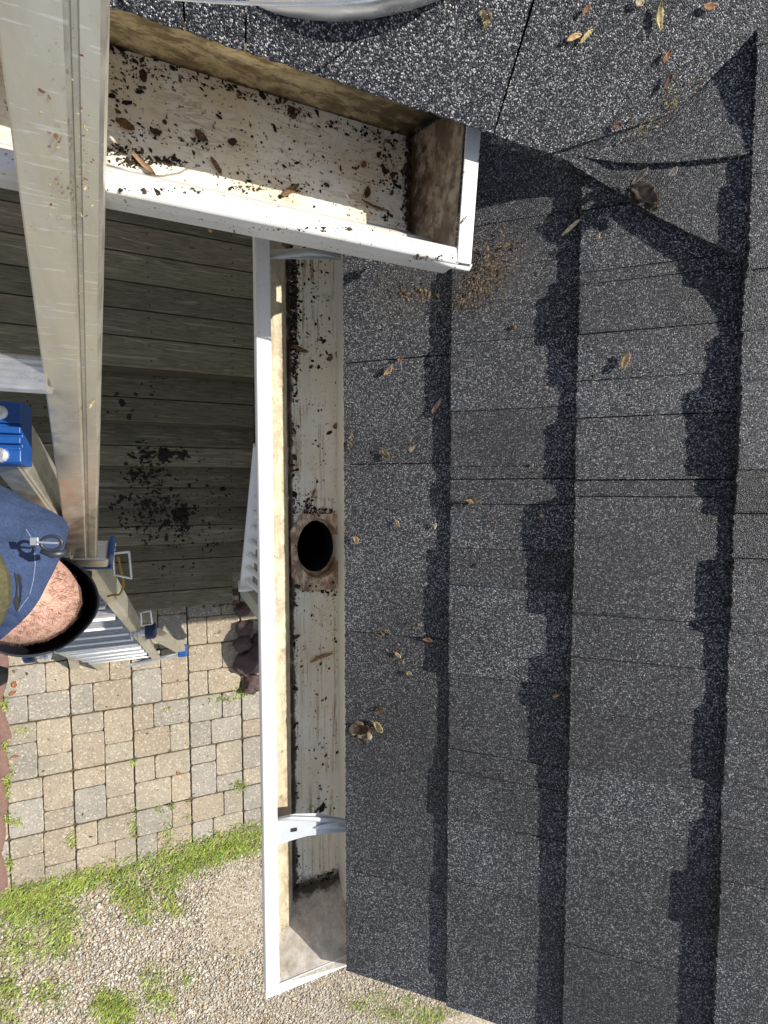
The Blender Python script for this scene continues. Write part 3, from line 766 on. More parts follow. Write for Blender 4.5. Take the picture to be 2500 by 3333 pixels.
# outlet
og = MB()
def octa(c, rx, ry, ch, z):
    return [Vector((c.x+a*rx, c.y+b*ry, z)) for a, b in [(-1, -1+ch), (-1+ch, -1), (1-ch, -1), (1, -1+ch), (1, 1-ch), (1-ch, 1), (-1+ch, 1), (-1, 1-ch)]]
def flange(c, rx, ry, z, n=48):
    ring = []
    for k in range(n):
        t = 2*math.pi*k/n; dx, dy = math.cos(t)*rx, math.sin(t)*ry
        s = 1/max(abs(dx)/rx, abs(dy)/ry, (abs(dx)/rx+abs(dy)/ry)/1.60); ring.append(Vector((c.x+dx*s, c.y+dy*s, z)))
    return ring
z0 = gz(HF)
fc = outlet+Vector((-.0005, -.0055, 0)); a = flange(fc, .0445, .061, z0+.0005); b = flange(fc, .0445, .061, z0+.0055); c = flange(fc, .0435, .060, z0+.0064)
e = oval(outlet, ORX+.0012, ORY+.0012, z0+.0068); i1 = oval(outlet, ORX, ORY, z0+.003); i2 = oval(outlet, ORX-.001, ORY-.001, z0-.024)
i3 = oval(outlet, ORX-.004, ORY-.004, z0-.026); rows = [a, b, c, e, i1, i2, i3]
og.add([p for r in rows for p in r], [(q*nn+k, q*nn+(k+1) % nn, (q+1)*nn+(k+1) % nn, (q+1)*nn+k) for q in range(len(rows)-1) for k in range(nn)])
M_flange = painted('stained_outlet_plastic', (.80, .62, .46), 1.0, 'o', (.30, .16, .06), .9, .75)
outo = og.build('outlet', M_flange, gl)
for m_ in (1,): 
    md = outo.modifiers.new('e', 'EDGE_SPLIT'); md.split_angle = math.radians(35)
for dx, dy in ((-.016, -.0585), (.022, -.0560)):
    mb = MB(); mb.sweep([outlet+Vector((dx, dy, .0055)), outlet+Vector((dx, dy, .0071))], .0022, 10); mb.build('rivet', M_dark, outo)
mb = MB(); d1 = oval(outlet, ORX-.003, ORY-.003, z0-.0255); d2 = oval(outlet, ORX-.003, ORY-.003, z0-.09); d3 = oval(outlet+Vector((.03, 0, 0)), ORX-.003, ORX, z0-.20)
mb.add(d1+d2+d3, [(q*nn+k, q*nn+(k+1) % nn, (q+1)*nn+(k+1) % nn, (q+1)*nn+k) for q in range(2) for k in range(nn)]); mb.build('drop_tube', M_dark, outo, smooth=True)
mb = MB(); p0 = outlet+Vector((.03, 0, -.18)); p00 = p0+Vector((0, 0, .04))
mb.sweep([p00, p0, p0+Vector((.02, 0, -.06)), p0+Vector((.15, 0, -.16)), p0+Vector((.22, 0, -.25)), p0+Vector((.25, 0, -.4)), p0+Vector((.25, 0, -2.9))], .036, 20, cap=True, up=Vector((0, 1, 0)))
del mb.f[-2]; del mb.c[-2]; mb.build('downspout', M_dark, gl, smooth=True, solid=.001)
# hangers
M_hang = plain('chalky_galvanised', (.60, .62, .64), .5, .35, .5, var=.12, sc=80)
hb = MB(); hp = [(888, 2663), (905, 2662), (960, 2650), (1040, 2648), (1135, 2668), (1135, 2708), (1080, 2712), (1000, 2722), (950, 2736), (905, 2752), (888, 2750)]
hb.prism([P(x, y, .622) for x, y in hp], (0, 0, -.0016)); hg = hb.build('hanger', M_hang, gl, bevel=.0005)
hb = MB()
hb.sweep([P(903, 2668, .619), P(950, 2663, .618), P(1030, 2667, .618), P(1100, 2672, .619), P(1135, 2678, .62)], [.0015, .003, .0035, .003, .002], 8, flat=.6)
hb.sweep([P(1020, 2695, .6215), P(1060, 2688, .618), P(1110, 2683, .617), P(1135, 2690, .618)], [.001, .004, .006, .005], 8, flat=.6)
hb.build('ridge', M_hang, hg, smooth=True)
hb = MB(); hb.sweep([P(948, 2703, .6208), P(967, 2700, .6208)], .0026, 10, flat=.15); hb.build('slot_shade', M_dark, hg)  # flat dark patch standing for the shade inside the cut-out
hb = MB(); hp = [(868, 812), (1000, 806), (1110, 818), (1110, 846), (960, 842), (868, 842)]
hb.prism([P(x, y, .624) for x, y in hp], (0, 0, -.0016)); h2 = hb.build('hanger', M_hang, gl, bevel=.0005)
hb = MB(); hb.sweep([P(880, 838, .622), P(930, 832, .620), P(1000, 824, .617), P(1060, 826, .617), P(1108, 836, .62)], [.0015, .003, .0035, .0035, .003], 8, flat=.7)
hb.build('ridge', M_hang, h2, smooth=True)

# ---------------------------------------------------------------- upper gutter
gu = thing('upper_gutter', 'short white gutter stub ending over the lower gutter, its inside wiped and muddy', 'gutter', (-.3, .33, HG-.5))
XE = P(1530, 640, .42).x-.012     # rim end
XFE = P(1338, 600, .50).x
XW = -1.5
yo = P(900, 735, .42).y; yi = P(900, 672, .42).y
yff = P(1322, 752, .50).y; yfb = P(1350, 452, .50).y; print('upper', XE, XFE, yo, yi, yff, yfb)
def uz(h): return HG-h
mb = MB()
lipp = [(yo, .434), (yo, .422), (yo+.002, .420), (yi-.002, .420), (yi, .422), (yi, .427), (yo+.003, .427)]
mb.prism([(XW, y, uz(h)) for y, h in lipp], (XE-XW, 0, 0)); mb.build('front_lip', M_lipx, gu, bevel=.0008)
profu = [(yo+.003, .428), (yo+.006, .446), (yo+.014, .456), (yo+.043, .463), (yo+.050, .472), (yff-.014, .496), (yff-.004, .50), (yff, .50)]
nx_ = 60
def xend(h): return XE+(XFE-XE)*max(0, min(1, (h-.42)/.08))
mb = MB(); mb.strip([[(XW+(xend(h)-XW)*i/nx_, y, uz(h)) for i in range(nx_+1)] for y, h in profu]); mb.build('front_wall', M_lipx, gu, smooth=True, solid=.001)
mb = MB(); mb.strip([[(x, y-.0035, uz(h+.003)) for x in (XW, XE-.003)] for y, h in [(yo+.004, .430)]+profu[1:-1]]); mb.build('outer_face', M_lipx, gu, solid=.001)
mb = MB(); mb.strip([[(XW, y, uz(.50)) , (XFE, y, uz(.50))] for y in np.linspace(yff, yfb, 5)]); mb.build('gutter_floor', M_wipe, gu, solid=.001)
ybt = O2.y+.035
mb = MB(); mb.strip([[(XW, y, uz(h)), (xend(h), y, uz(h))] for y, h in [(yfb, .50), (yfb+.001, .485), (ybt+.008, .41), (ybt+.008, .385)]]); mb.build('back_wall', M_back, gu, smooth=True, solid=.001)
cap = [Vector((xend(h), y, uz(h))) for y, h in profu]+[Vector((XFE, yfb, uz(.50))), Vector((XE, ybt+.008, uz(.41)))]
mb = MB(); mb.add(cap, [tuple(range(len(cap)))]); mb.build('end_cap', M_capd, gu, solid=.001)
mb = MB(); yb_ = P(1555, 400, .405).y+.03
mb.prism([(XE-.003, yo+.001, uz(.4195)), (XE+.014, yo+.001, uz(.4195)), (XE+.018, yb_, uz(.405)), (XE+.001, yb_, uz(.405))], (0, 0, -.002)); mb.build('end_cap_rim', M_lipx, gu, bevel=.0008)
mb = MB(); mb.prism([(XE+.0135, yo+.001, uz(.4205)), (XE+.0175, yb_, uz(.4055)), (XE+.0155, yb_, uz(.425)), (XE+.0115, yo+.003, uz(.435))], (-.0012, 0, 0)); mb.build('end_cap_flange', M_lipx, gu)
mb = MB(); mb.sweep([(XE+.013, yo+.001, uz(.419)), (XE+.012, yo-.003, uz(.421)), (XE-.006, yo-.003, uz(.4225)), (XE-.03, yo-.001, uz(.424))], [.002, .0025, .0022, .001], 8); mb.build('caulk_bead', M_lipx, gu, smooth=True)

# ---------------------------------------------------------------- ladder
ld = thing('aluminium_ladder', 'dusty folding aluminium ladder with blue plastic trim, leaning at the upper gutter', 'ladder', P(420, 2170, 4.0))
def line_z(pa, za, pb, zb):
    def f(x, y):
        t = ((x-pa[0])*(pb[0]-pa[0])+(y-pa[1])*(pb[1]-pa[1]))/((pb[0]-pa[0])**2+(pb[1]-pa[1])**2)
        return 1/(1/za+(1/zb-1/za)*t)
    return f
zA = line_z((175, 0), 1/4.13, (278, 1850), 1.02)
zB = line_z((25, 1523), .60, (500, 2140), 3.75)
def beam(p0, p1, prof, wdir=Vector((1, 0, 0)), mb=None, scale1=1.0, col=None):
    mb = mb or MB(); d = (p1-p0).normalized(); a = (wdir-d*wdir.dot(d)).normalized(); b = d.cross(a)
    if b.z > 0 and False: b = -b
    view = (p0-Vector((0, 0, HG))); 
    if b.dot(view) < 0: b = -b                      # b points away from the climber
    r0 = [p0+a*x+b*y for x, y in prof]; r1 = [p1+a*x*scale1+b*y*scale1 for x, y in prof]; n = len(prof)
    mb.add(r0+r1, [tuple(range(n))[::-1], tuple(range(n, 2*n))]+[(i, (i+1) % n, n+(i+1) % n, n+i) for i in range(n)], col)
    return mb
wA = .060
profA = [(-.030, .001), (-.0285, 0), (.006, 0), (.0085, .0012), (.010, .004), (.0135, .004), (.015, .0005), (.0265, .0005), (.0295, .003), (.030, .006), (.030, .030), (.024, .030), (.024, .012), (-.028, .012), (-.028, .028), (-.030, .028)]
profA = [(x*.86, y) for x, y in profA]
pA0 = PZ(156, -160, zA(168, -160)); pA1 = PZ(270, 1850, zA(279, 1850))
beam(pA0, pA1, profA).build('upper_rail', M_alu, ld)
offL = Vector((-.40, 0, 0))
beam(pA0+offL, pA1+offL, [(-x, y) for x, y in profA]).build('upper_rail', M_alu, ld)
# upper rungs
def rung(p, ln, wd, hgt, right_first=True, updir=None, parent=ld, mat=M_aluc, ribs=5):
    mb = MB(); p1 = p-Vector((ln, 0, 0)); d = updir.normalized()
    a = Vector((1, 0, 0)); c = a.cross(d).normalized()
    if c.z < 0: c = -c                              # tread normal roughly up
    prof = []
    for i in range(ribs*2+1):
        t = -wd/2+wd*i/(ribs*2); prof.append((t, hgt/2+(.0015 if i % 2 else 0)))
    prof += [(wd/2+.003, hgt/4), (wd/2, -hgt/2), (wd/2-.006, -hgt/2), (wd/2-.006, hgt/2-.006), (-wd/2+.006, hgt/2-.006), (-wd/2+.006, -hgt/2), (-wd/2, -hgt/2), (-wd/2-.003, hgt/4)]
    tread = Vector((0, 1, .05)).normalized(); nrm = a.cross(tread).normalized()
    if nrm.z < 0: nrm = -nrm
    r0 = [p+tread*x+nrm*y for x, y in prof]; r1 = [p1+tread*x+nrm*y for x, y in prof]; n = len(prof)
    mb.add(r0+r1, [tuple(range(n))[::-1], tuple(range(n, 2*n))]+[(i, (i+1) % n, n+(i+1) % n, n+i) for i in range(n)])
    return mb.build('rung', mat, parent)
dA = pA0-pA1
for x, y in ((225, 1222), (268, 1790)):
    q = PZ(x, y, zA(x, y))+Vector((-.022, 0, -.012)); rung(q, .36, .034, .022, updir=dA)
# collar where the sections lock
col_ = MB(); d = (pA1-pA0).normalized()
a = (Vector((1, 0, 0))-d*d.x).normalized(); b = d.cross(a); b = b if b.dot(pA1-Vector((0, 0, HG))) > 0 else -b
col_.box(pA1+a*.012+b*.020-d*.045, (.074, .050, .05), (a, b, d)); collar = col_.build('collar', M_alu, ld, bevel=.006, seg=3)
cb = MB()
cb.box(pA1+a*.016+b*.022-d*.012, (.080, .056, .010), (a, b, d))
cb.box(pA1+a*.020+b*.035+d*.020, (.070, .050, .012), (a, b, d))
cb.box(pA1+a*.053+b*.024-d*.05, (.010, .046, .085), (a, b, d))
cb.build('trim', M_blue, collar, bevel=.003)
for k in range(3):
    cb = MB(); cb.sweep([pA1+a*.059+b*.03-d*(.02+.03*k), pA1+a*.0605+b*.03-d*(.02+.03*k)], .004, 10); cb.build('rivet', M_aluc, collar)
cb = MB(); cb.box(pA1+a*.02+b*.03+d*.004, (.075, .05, .02), (a, b, d)); cb.build('plate', M_alu, collar, bevel=.004)
cb = MB(); s0 = PZ(190, 1852, 1.05); s1 = PZ(300, 1868, 1.05); cb.box((s0+s1)/2, ((s1-s0).length, .014, .003), ((s1-s0).normalized(), Vector((0, 1, 0)), Vector((0, 0, 1)))); cb.build('strap', M_alu, collar)
# lower section
profB = [(-.016, 0), (.010, 0), (.0125, .002), (.014, .002), (.016, .005), (.016, .075), (.012, .075), (.012, .01), (-.014, .01), (-.014, .03), (-.016, .03)]
def pB(x, y): return PZ(x, y, zB(x, y))
b0 = pB(20, 1512); b1 = pB(494, 2132)
beam(b0, b1, profB).build('lower_rail', M_alu, ld)
dB = (b0-b1)
LW = .43
beam(b0-Vector((LW, 0, 0)), b1-Vector((LW, 0, 0)), [(-x, y) for x, y in profB]).build('lower_rail', M_alu, ld)
nr = 11
for k in range(nr):
    q = b1+dB.normalized()*(.10+.255*k)+Vector((-.018, 0, -.02))
    if k == nr-1: continue
    rg = rung(q, LW-.036, .036, .020, updir=dB, mat=M_tread, ribs=3)
    ns = MB(); e = q+Vector((0, -.021, .011)); ns.sweep([e, e-Vector((LW-.036, 0, 0))], .0055, 10, up=Vector((0, 1, 0))); ns.build('nosing', M_bright, rg, smooth=True)
# blue end caps on top of the lower rails
def endcap(x0):
    c0 = PZ(20, 1515, .585)+Vector((x0, 0, 0)); tp = PZ(20, 1312, .585)+Vector((x0, 0, 0))
    dd = (tp-c0); a = Vector((1, 0, 0)); dn = dd.normalized(); nn_ = a.cross(dn)
    if nn_.z < 0: nn_ = -nn_
    mb = MB(); L = dd.length
    hw = PZ(78, 1410, .585).x-PZ(20, 1410, .585).x
    prof = []
    ribs = [(0, .014), (.04, .018), (.22, .018), (.225, .020), (.27, .020), (.275, .012), (.32, .012), (.325, .020), (.43, .020), (.435, .012), (.48, .012), (.485, .020), (.59, .020), (.595, .013), (.64, .013), (.645, .020), (.96, .020), (1, .016), (1, -.02), (0, -.02)]
    pts = [c0+dn*(t*L)+nn_*h for t, h in ribs]
    pts2 = [p+a*hw for p in pts]; n = len(pts)
    mb.add([p-a*hw for p in pts]+pts2, [tuple(range(n))[::-1], tuple(range(n, 2*n))]+[(i, (i+1) % n, n+(i+1) % n, n+i) for i in range(n)])
    o = mb.build('end_cap', M_blue, ld, bevel=.0012)
    for t in (.14, .80):
        rv = MB(); c = c0+dn*(t*L)+nn_*.0185; rv.sweep([c, c+nn_*.0022, c+nn_*.0034], [.010, .009, .005], 14); rv.build('rivet', M_aluc, o)
endcap(0); endcap(-LW)
# spring locks: rectangular metal loops on the outside of the rails
def loop(pts, r=.0035, name='lock_loop'):
    mb = MB()
    for p, q in zip(pts, pts[1:]+pts[:1]): mb.sweep([p, q], r, 8, flat=1.8)
    return mb.build(name, M_aluc, ld)
zl = 1.3
loop([PZ(x, y, zl) for x, y in ((368, 1802), (420, 1796), (428, 1882), (372, 1870))])
loop([PZ(x, y, 2.0) for x, y in ((458, 1994), (490, 1988), (496, 2030), (462, 2034))], .004)
mb = MB(); mb.sweep([PZ(x, y, 1.33) for x, y in ((385, 1812), (392, 1850), (400, 1885), (402, 1905), (396, 1925), (388, 1936), (360, 1938), (350, 1941))], .0032, 8); mb.build('pull_cord', M_yel, ld, smooth=True)
# lock knobs
def knob(x, y, z, s, fl=1):
    c = PZ(x, y, z); a = Vector((fl, 0, 0)); mb = MB()
    hub = MB(); hub.sweep([c-a*.055*s, c-a*.03*s], .022*s, 16, up=Vector((0, 1, 0))); hub.sweep([c-a*.075*s, c-a*.068*s], .036*s, 18, up=Vector((0, 1, 0))); hub.sweep([c-a*.092*s, c-a*.085*s], .036*s, 18, up=Vector((0, 1, 0)))
    hub.sweep([c-a*.10*s, c-a*.03*s], .008*s, 12, up=Vector((0, 1, 0)))
    mb.sweep([c-a*.032*s, c-a*.028*s, c+a*.008*s, c+a*.016*s], [.034*s, .040*s, .040*s, .032*s], 24, up=Vector((0, 1, 0)))
    k = mb.build('lock_knob', M_dkb, ld, smooth=False, bevel=.002); hub.build('hub', M_aluc, k)
knob(497, 2053, 2.25, 1.0, 1); knob(92, 2132, 2.25, 1.0, -1)
# flared feet
def tbeam(x0, y0, x1, y1, z, w, d, name='leg', mat=M_alu, z1=None, taper=1):
    p, q = PZ(x0, y0, z), PZ(x1, y1, z1 or z); return beam(p, q, [(-w/2, 0), (w/2, 0), (w/2, d), (-w/2, d)], mb=None, scale1=taper).build(name, mat, ld, bevel=.003)
tbeam(497, 2070, 588, 2122, 2.9, .075, .05, 'foot_brace', z1=3.55, taper=.9)
tbeam(232, 2120, 249, 2200, 3.2, .065, .05, 'foot_brace', z1=3.6)
tbeam(465, 2086, 510, 2150, 3.0, .05, .03, 'foot_brace', z1=3.55)
tbeam(240, 2112, 332, 2182, 3.0, .05, .03, 'foot_brace', z1=3.55)
tbeam(190, 2118, 236, 2140, 3.0, .07, .04, 'foot_brace', z1=3.3)
mb = MB(); mb.sweep([PZ(258, 2203, 3.62), PZ(594, 2126, 3.62)], .014, 10, flat=.8); mb.build('spreader_bar', M_aluc, ld)
for x, y in ((594, 2122), (253, 2203)):
    c = PZ(x, y, 3.6); mb = MB(); mb.box(c-Vector((0, 0, .03)), (.07, .09, .06)); mb.build('rubber_foot', M_blue, ld, bevel=.012, seg=3)
# stabiliser bar across the top
sb = MB()
path = [(x, y-150) for x, y in [(150, 14), (350, 26), (520, 42), (700, 56), (900, 64), (1090, 64), (1200, 54), (1300, 32), (1400, -2), (1480, -50), (1600, -150)]]
sb.sweep([PZ(x, y, .335) for x, y in path], .0262, 28, up=Vector((0, 0, 1)), flat=.85); sb.build('stabiliser_bar', M_aluc, ld, smooth=True)
sb = MB(); sb.sweep([PZ(x, y+100, .311) for x, y in path], .0010, 8); sb.build('bar_seam', M_aluc, ld, smooth=True)

# ---------------------------------------------------------------- person on the ladder
M_skin = None
def skin_mat():
    m = MT('pale_leg_skin', .5, 0, .4)
    a = m.noise(45, 4); c = m.ramp(a, [(.3, (.50, .27, .21)), (.7, (.66, .41, .33))])
    h = m.ramp(m.noise(1, 4, .7, m.map((180, 70, 180)), 2.5), [(.56, 0), (.62, 1)]); c = m.mix(m.math('MULTIPLY', h, .35), c, (.40, .20, .13))
    m.col(c); m.b.inputs['Subsurface Weight'].default_value = .08; m.b.inputs['Subsurface Radius'].default_value = (.01, .004, .002)
    m.bump(m.noise(260, 3), .3, .001); return m.m
M_skin = skin_mat()
def cloth(name, c, sc=420):
    m = MT(name, .85, 0, .2); w = m.noise(sc, 3, .7); b = m.noise(14, 5, .6, None, .8)
    k = m.ramp(b, [(.3, .75), (.7, 1.25)]); cc = m.mix(1, c, k, 'MULTIPLY'); cc = m.mix(1, cc, m.ramp(w, [(.3, .75), (.7, 1.3)]), 'MULTIPLY')
    m.col(cc); m.bump(w, .4, .0008); m.bump(m.noise(1, 4, .55, m.map((38, 13, 22), (0, 0, .7)), 1.2), .6, .012); return m.m
M_short = cloth('navy_cotton', (.034, .054, .115)); M_olive = cloth('olive_webbing', (.085, .080, .040), 200); M_shirt = cloth('grey_shirt', (.2, .22, .25))
body_loc = PZ(-260, 1850, .72)
per = thing('person', 'person standing on the ladder in navy shorts and black knee-high rubber boots', 'person', body_loc)
V = {}
hip = PZ(-330, 1800, .62); hipR = PZ(-170, 1810, .60); knee = PZ(108, 1958, .78); ank = PZ(190, 1975, 1.32); toe = PZ(215, 1890, 1.36)
hipL = hip+Vector((-.17, -.03, 0)); kneeL = PZ(-360, 2060, .98); ankL = PZ(-225, 2240, 1.55); toeL = PZ(-120, 2228, 1.60)
chest = Vector((hip.x-.12, hip.y+.02, HG-.18)); neck = Vector((chest.x+.02, chest.y, HG-.02)); head = Vector((neck.x+.05, neck.y+.01, HG+.14))
shR = chest+Vector((.05, -.17, .10)); elR = shR+Vector((.08, .02, -.22)); waR = elR+Vector((.15, .09, .22))
shL = chest+Vector((.02, .19, .10)); elL = shL+Vector((.02, .06, -.24)); waL = elL+Vector((.14, .05, .16))
pts = [hip, hipR, knee, ank, toe, hipL, kneeL, ankL, toeL, chest, neck, head, shR, elR, waR, shL, elL, waL]
mid1 = hipR.lerp(knee, .55); mid2 = knee.lerp(ank, .45); pts += [mid1, mid2, hip.lerp(chest, .5), head+Vector((0, 0, .1))]
ed = [(0, 1), (1, 18), (18, 2), (2, 19), (19, 3), (3, 4), (0, 5), (5, 6), (6, 7), (7, 8), (0, 20), (20, 9), (9, 10), (10, 11), (11, 21), (9, 12), (12, 13), (13, 14), (9, 15), (15, 16), (16, 17)]
rad = [.13, .095, .080, .040, .032, .10, .065, .035, .032, .15, .055, .085, .06, .042, .03, .06, .042, .03, .086, .064, .13, .08]
# hands: palm and fingers of the same skinned body
for wi, sgn in ((14, 1), (17, -1)):
    w0 = pts[wi]; fd = Vector((.9, .1*sgn, .3)).normalized(); sdv = Vector((.0, 1, 0)); n0 = len(pts)
    pts.append(w0+fd*.05); ed.append((wi, n0)); rad.append(.028)
    for q, (o_, l_) in enumerate([(-.03, .065), (-.010, .078), (.010, .073), (.030, .058)]):
        a1 = w0+fd*.095+sdv*o_; a2 = a1+fd*l_*.5+Vector((0, 0, -.012)); a3 = a2+fd*l_*.3+Vector((.0, 0, -.025))
        k = len(pts); pts += [a1, a2, a3]; ed += [(n0, k), (k, k+1), (k+1, k+2)]; rad += [.010, .009, .008]
    a1 = w0+fd*.035+sdv*(-.035*sgn)+Vector((0, 0, .01)); a2 = a1+fd*.03+sdv*(-.02*sgn); k = len(pts); pts += [a1, a2]; ed += [(n0, k), (k, k+1)]; rad += [.012, .010]
me = bpy.data.meshes.new('body'); me.from_pydata([tuple(p-body_loc) for p in pts], ed, [])
bo = bpy.data.objects.new('body', me); COL.objects.link(bo); bo.parent = per; me.materials.append(M_skin)
sk = bo.modifiers.new('skin', 'SKIN'); sk.use_smooth_shade = True
for i, r_ in enumerate(rad): me.skin_vertices[0].data[i].radius = (r_, r_)
me.skin_vertices[0].data[0].use_root = True
ss = bo.modifiers.new('sub', 'SUBSURF'); ss.levels = 2; ss.render_levels = 2
def loft(path, radii, n=32, wob=0, seed=0, cap=False):
    R = random.Random(seed); mb = MB(); vs = []; fs = []
    up = Vector((0, 1, 0)); ph = [R.uniform(0, 6.28) for _ in range(4)]
    for i, p in enumerate(path):
        d = path[min(i+1, len(path)-1)]-path[max(i-1, 0)]; a, b, _ = frame(d, up)
        for k in range(n):
            t = 2*math.pi*k/n; r_ = radii[i]*(1+wob*(math.sin(3*t+ph[0]+i*.5)+.6*math.sin(5*t+ph[1]-i*.8)+.4*math.sin(8*t+ph[2]+i)))
            vs.append(p+a*math.cos(t)*r_+b*math.sin(t)*r_)
    m_ = len(path)
    for i in range(m_-1):
        for k in range(n): fs.append((i*n+k, i*n+(k+1) % n, (i+1)*n+(k+1) % n, (i+1)*n+k))
    if cap: fs.append(tuple(range(n)))
    return mb.add(vs, fs)
hemc = PZ(52, 1880, .665)
path = [hip+Vector((-.05, 0, .10)), hip.lerp(hipR, .6), hipR.lerp(hemc, .35), hipR.lerp(hemc, .7), hemc]
loft(path, [.15, .14, .118, .107, .102], wob=.035, seed=2).build('shorts', M_short, per, smooth=True, solid=.004, sub=1)
path = [hip+Vector((-.02, 0, .02)), hipL, hipL.lerp(kneeL, .5), hipL.lerp(kneeL, .8)]
loft(path, [.14, .14, .125, .12], wob=.03, seed=3).build('shorts', M_short, per, smooth=True, solid=.004, sub=1)
loft([hip+Vector((-.02, 0, .02)), hip.lerp(chest, .5), chest, chest+Vector((0, 0, .10)), neck-Vector((0, 0, .03))], [.155, .165, .18, .15, .075], wob=.02, seed=4).build('shirt', M_shirt, per, smooth=True, solid=.003, sub=1)
# boots
def boot(top, an, toe_, seed, r0=.100):
    d = (an-top); pth = [top+d*t for t in (0, .02, .06, .2, .45, .75, 1.0)]
    o = loft(pth, [r0*.985, r0, r0*.965, r0*.90, .078, .062, .058], wob=.02, seed=seed, cap=False).build('boot', M_rub, per, smooth=True, solid=.005, sub=1)
    mb = MB(); f = (toe_-an).normalized(); mb.sweep([an-f*.06-Vector((0, 0, .02)), an-Vector((0, 0, .02)), an+f*.07-Vector((0, 0, .03)), an+f*.15-Vector((0, 0, .04)), an+f*.19-Vector((0, 0, .045))], [.035, .058, .052, .048, .028], 20, up=Vector((0, 0, 1)), flat=.8)
    mb.build('boot_foot', M_rub, o, smooth=True)
btop = PZ(122, 1966, .87)
boot(btop, ank, toe, 5, .099); from mathutils import noise as NZ
for o in [o for o in per.children if o.name.startswith('shorts')]:
    o.modifiers.clear(); me_ = o.data
    bm = bmesh.new(); bm.from_mesh(me_); bmesh.ops.subdivide_edges(bm, edges=bm.edges, cuts=3, use_grid_fill=True); bm.normal_update()
    for v_ in bm.verts:
        q = v_.co; k_ = NZ.noise(Vector((q.x*9+q.y*5, q.y*16-q.x*8, q.z*7)))*.010+NZ.noise(q*34)*.0028
        v_.co = q+v_.normal*k_
    bm.to_mesh(me_); bm.free(); me_.shade_smooth(); mo = o.modifiers.new('s', 'SOLIDIFY'); mo.thickness = .004; mo = o.modifiers.new('u', 'SUBSURF'); mo.levels = 1; mo.render_levels = 1
boot(kneeL.lerp(ankL, .12), ankL, toeL, 6)
# belt pouch, pocket, zip pull
bp = PZ(-75, 1945, .55); 
mb = MB(); R = random.Random(1)
mb.sweep([PZ(-118, 1740, .60), PZ(-112, 1780, .57), PZ(-102, 1830, .555), PZ(-96, 1890, .55), PZ(-94, 1950, .55), PZ(-100, 2000, .555), PZ(-112, 2050, .57), PZ(-135, 2090, .60)], [.010, .022, .033, .039, .040, .036, .026, .010], 32, flat=.7); mb.build('waist_strap', M_olive, per, smooth=True)
zp = PZ(112, 1762, .555)
mb = MB(); mb.box(zp, (.009, .010, .003), None); zpo = mb.build('zip_slider', M_aluc, per, bevel=.0008)
ring = [zp+Vector((.018+.011*math.cos(t), -.003+.009*math.sin(t), .001)) for t in np.linspace(0, 2*math.pi, 20)]
mb = MB(); mb.sweep(ring, .0022, 8, cap=False); mb.build('pull_ring', M_rub, zpo, smooth=True)
mb = MB(); mb.sweep([zp+Vector((.004, -.001, .003)), zp+Vector((.026, -.003, .003))], .0014, 8); mb.build('pull_bar', M_aluc, zpo)
mb = MB(); mb.sweep([zp+Vector((.006, -.012, 0)), zp+Vector((.018, -.018, -.001)), zp+Vector((.032, -.017, -.003))], [.003, .005, .004], 10, flat=.6); mb.build('pull_tab', M_rub, zpo, smooth=True)
from mathutils.bvhtree import BVHTree
dg0 = bpy.context.evaluated_depsgraph_get(); so_ = [o for o in per.children if o.name == 'shorts'][0]
bpy.context.view_layer.update(); dg0 = bpy.context.evaluated_depsgraph_get()
bvh = BVHTree.FromObject(so_, dg0)
def on_cloth(x, y, up_=.002):
    r_ = Vector(ray(x, y)).normalized(); h_ = bvh.ray_cast(Vector((0, 0, HG))-body_loc, r_)
    return None if h_[0] is None else h_[0]+body_loc-r_*up_
pk = [(47, 1866), (58, 1868), (67, 1882), (69, 1910), (67, 1945), (61, 1972), (54, 1990), (49, 1975), (44, 1958), (52, 1940), (54, 1910), (51, 1885)]
pp = [on_cloth(x, y, .0015) for x, y in pk]
if all(p is not None for p in pp):
    mb = MB(); mb.add(pp, [tuple(range(len(pp)))]); mb.build('pocket_shade', M_dark, so_)  # black sheet on the cloth, painted shade of the pocket mouth
def stitch(name, pts_, r_, mat):
    q = [on_cloth(x, y, .0006) for x, y in pts_]; q = [p for p in q if p is not None]
    if len(q) > 2: mb = MB(); mb.sweep(q, r_, 6); mb.build(name, mat, so_, smooth=True)
M_thread = plain('pale_thread', (.16, .20, .30), .8, sc=300, var=.5)
def dens(pts_, n=10): return [(a[0]+(b[0]-a[0])*i/n, a[1]+(b[1]-a[1])*i/n) for a, b in zip(pts_[:-1], pts_[1:]) for i in range(n)]
stitch('seam', dens([(84, 1722), (100, 1748), (112, 1790), (114, 1840), (108, 1890), (95, 1940)]), .0007, M_thread)
stitch('seam', dens([(60, 1990), (75, 1965), (95, 1940)]), .0006, M_thread)
stitch('pocket_edge', dens([(47, 1864), (60, 1866), (71, 1880), (73, 1910), (71, 1947), (64, 1975), (55, 1993)]), .0011, M_short)
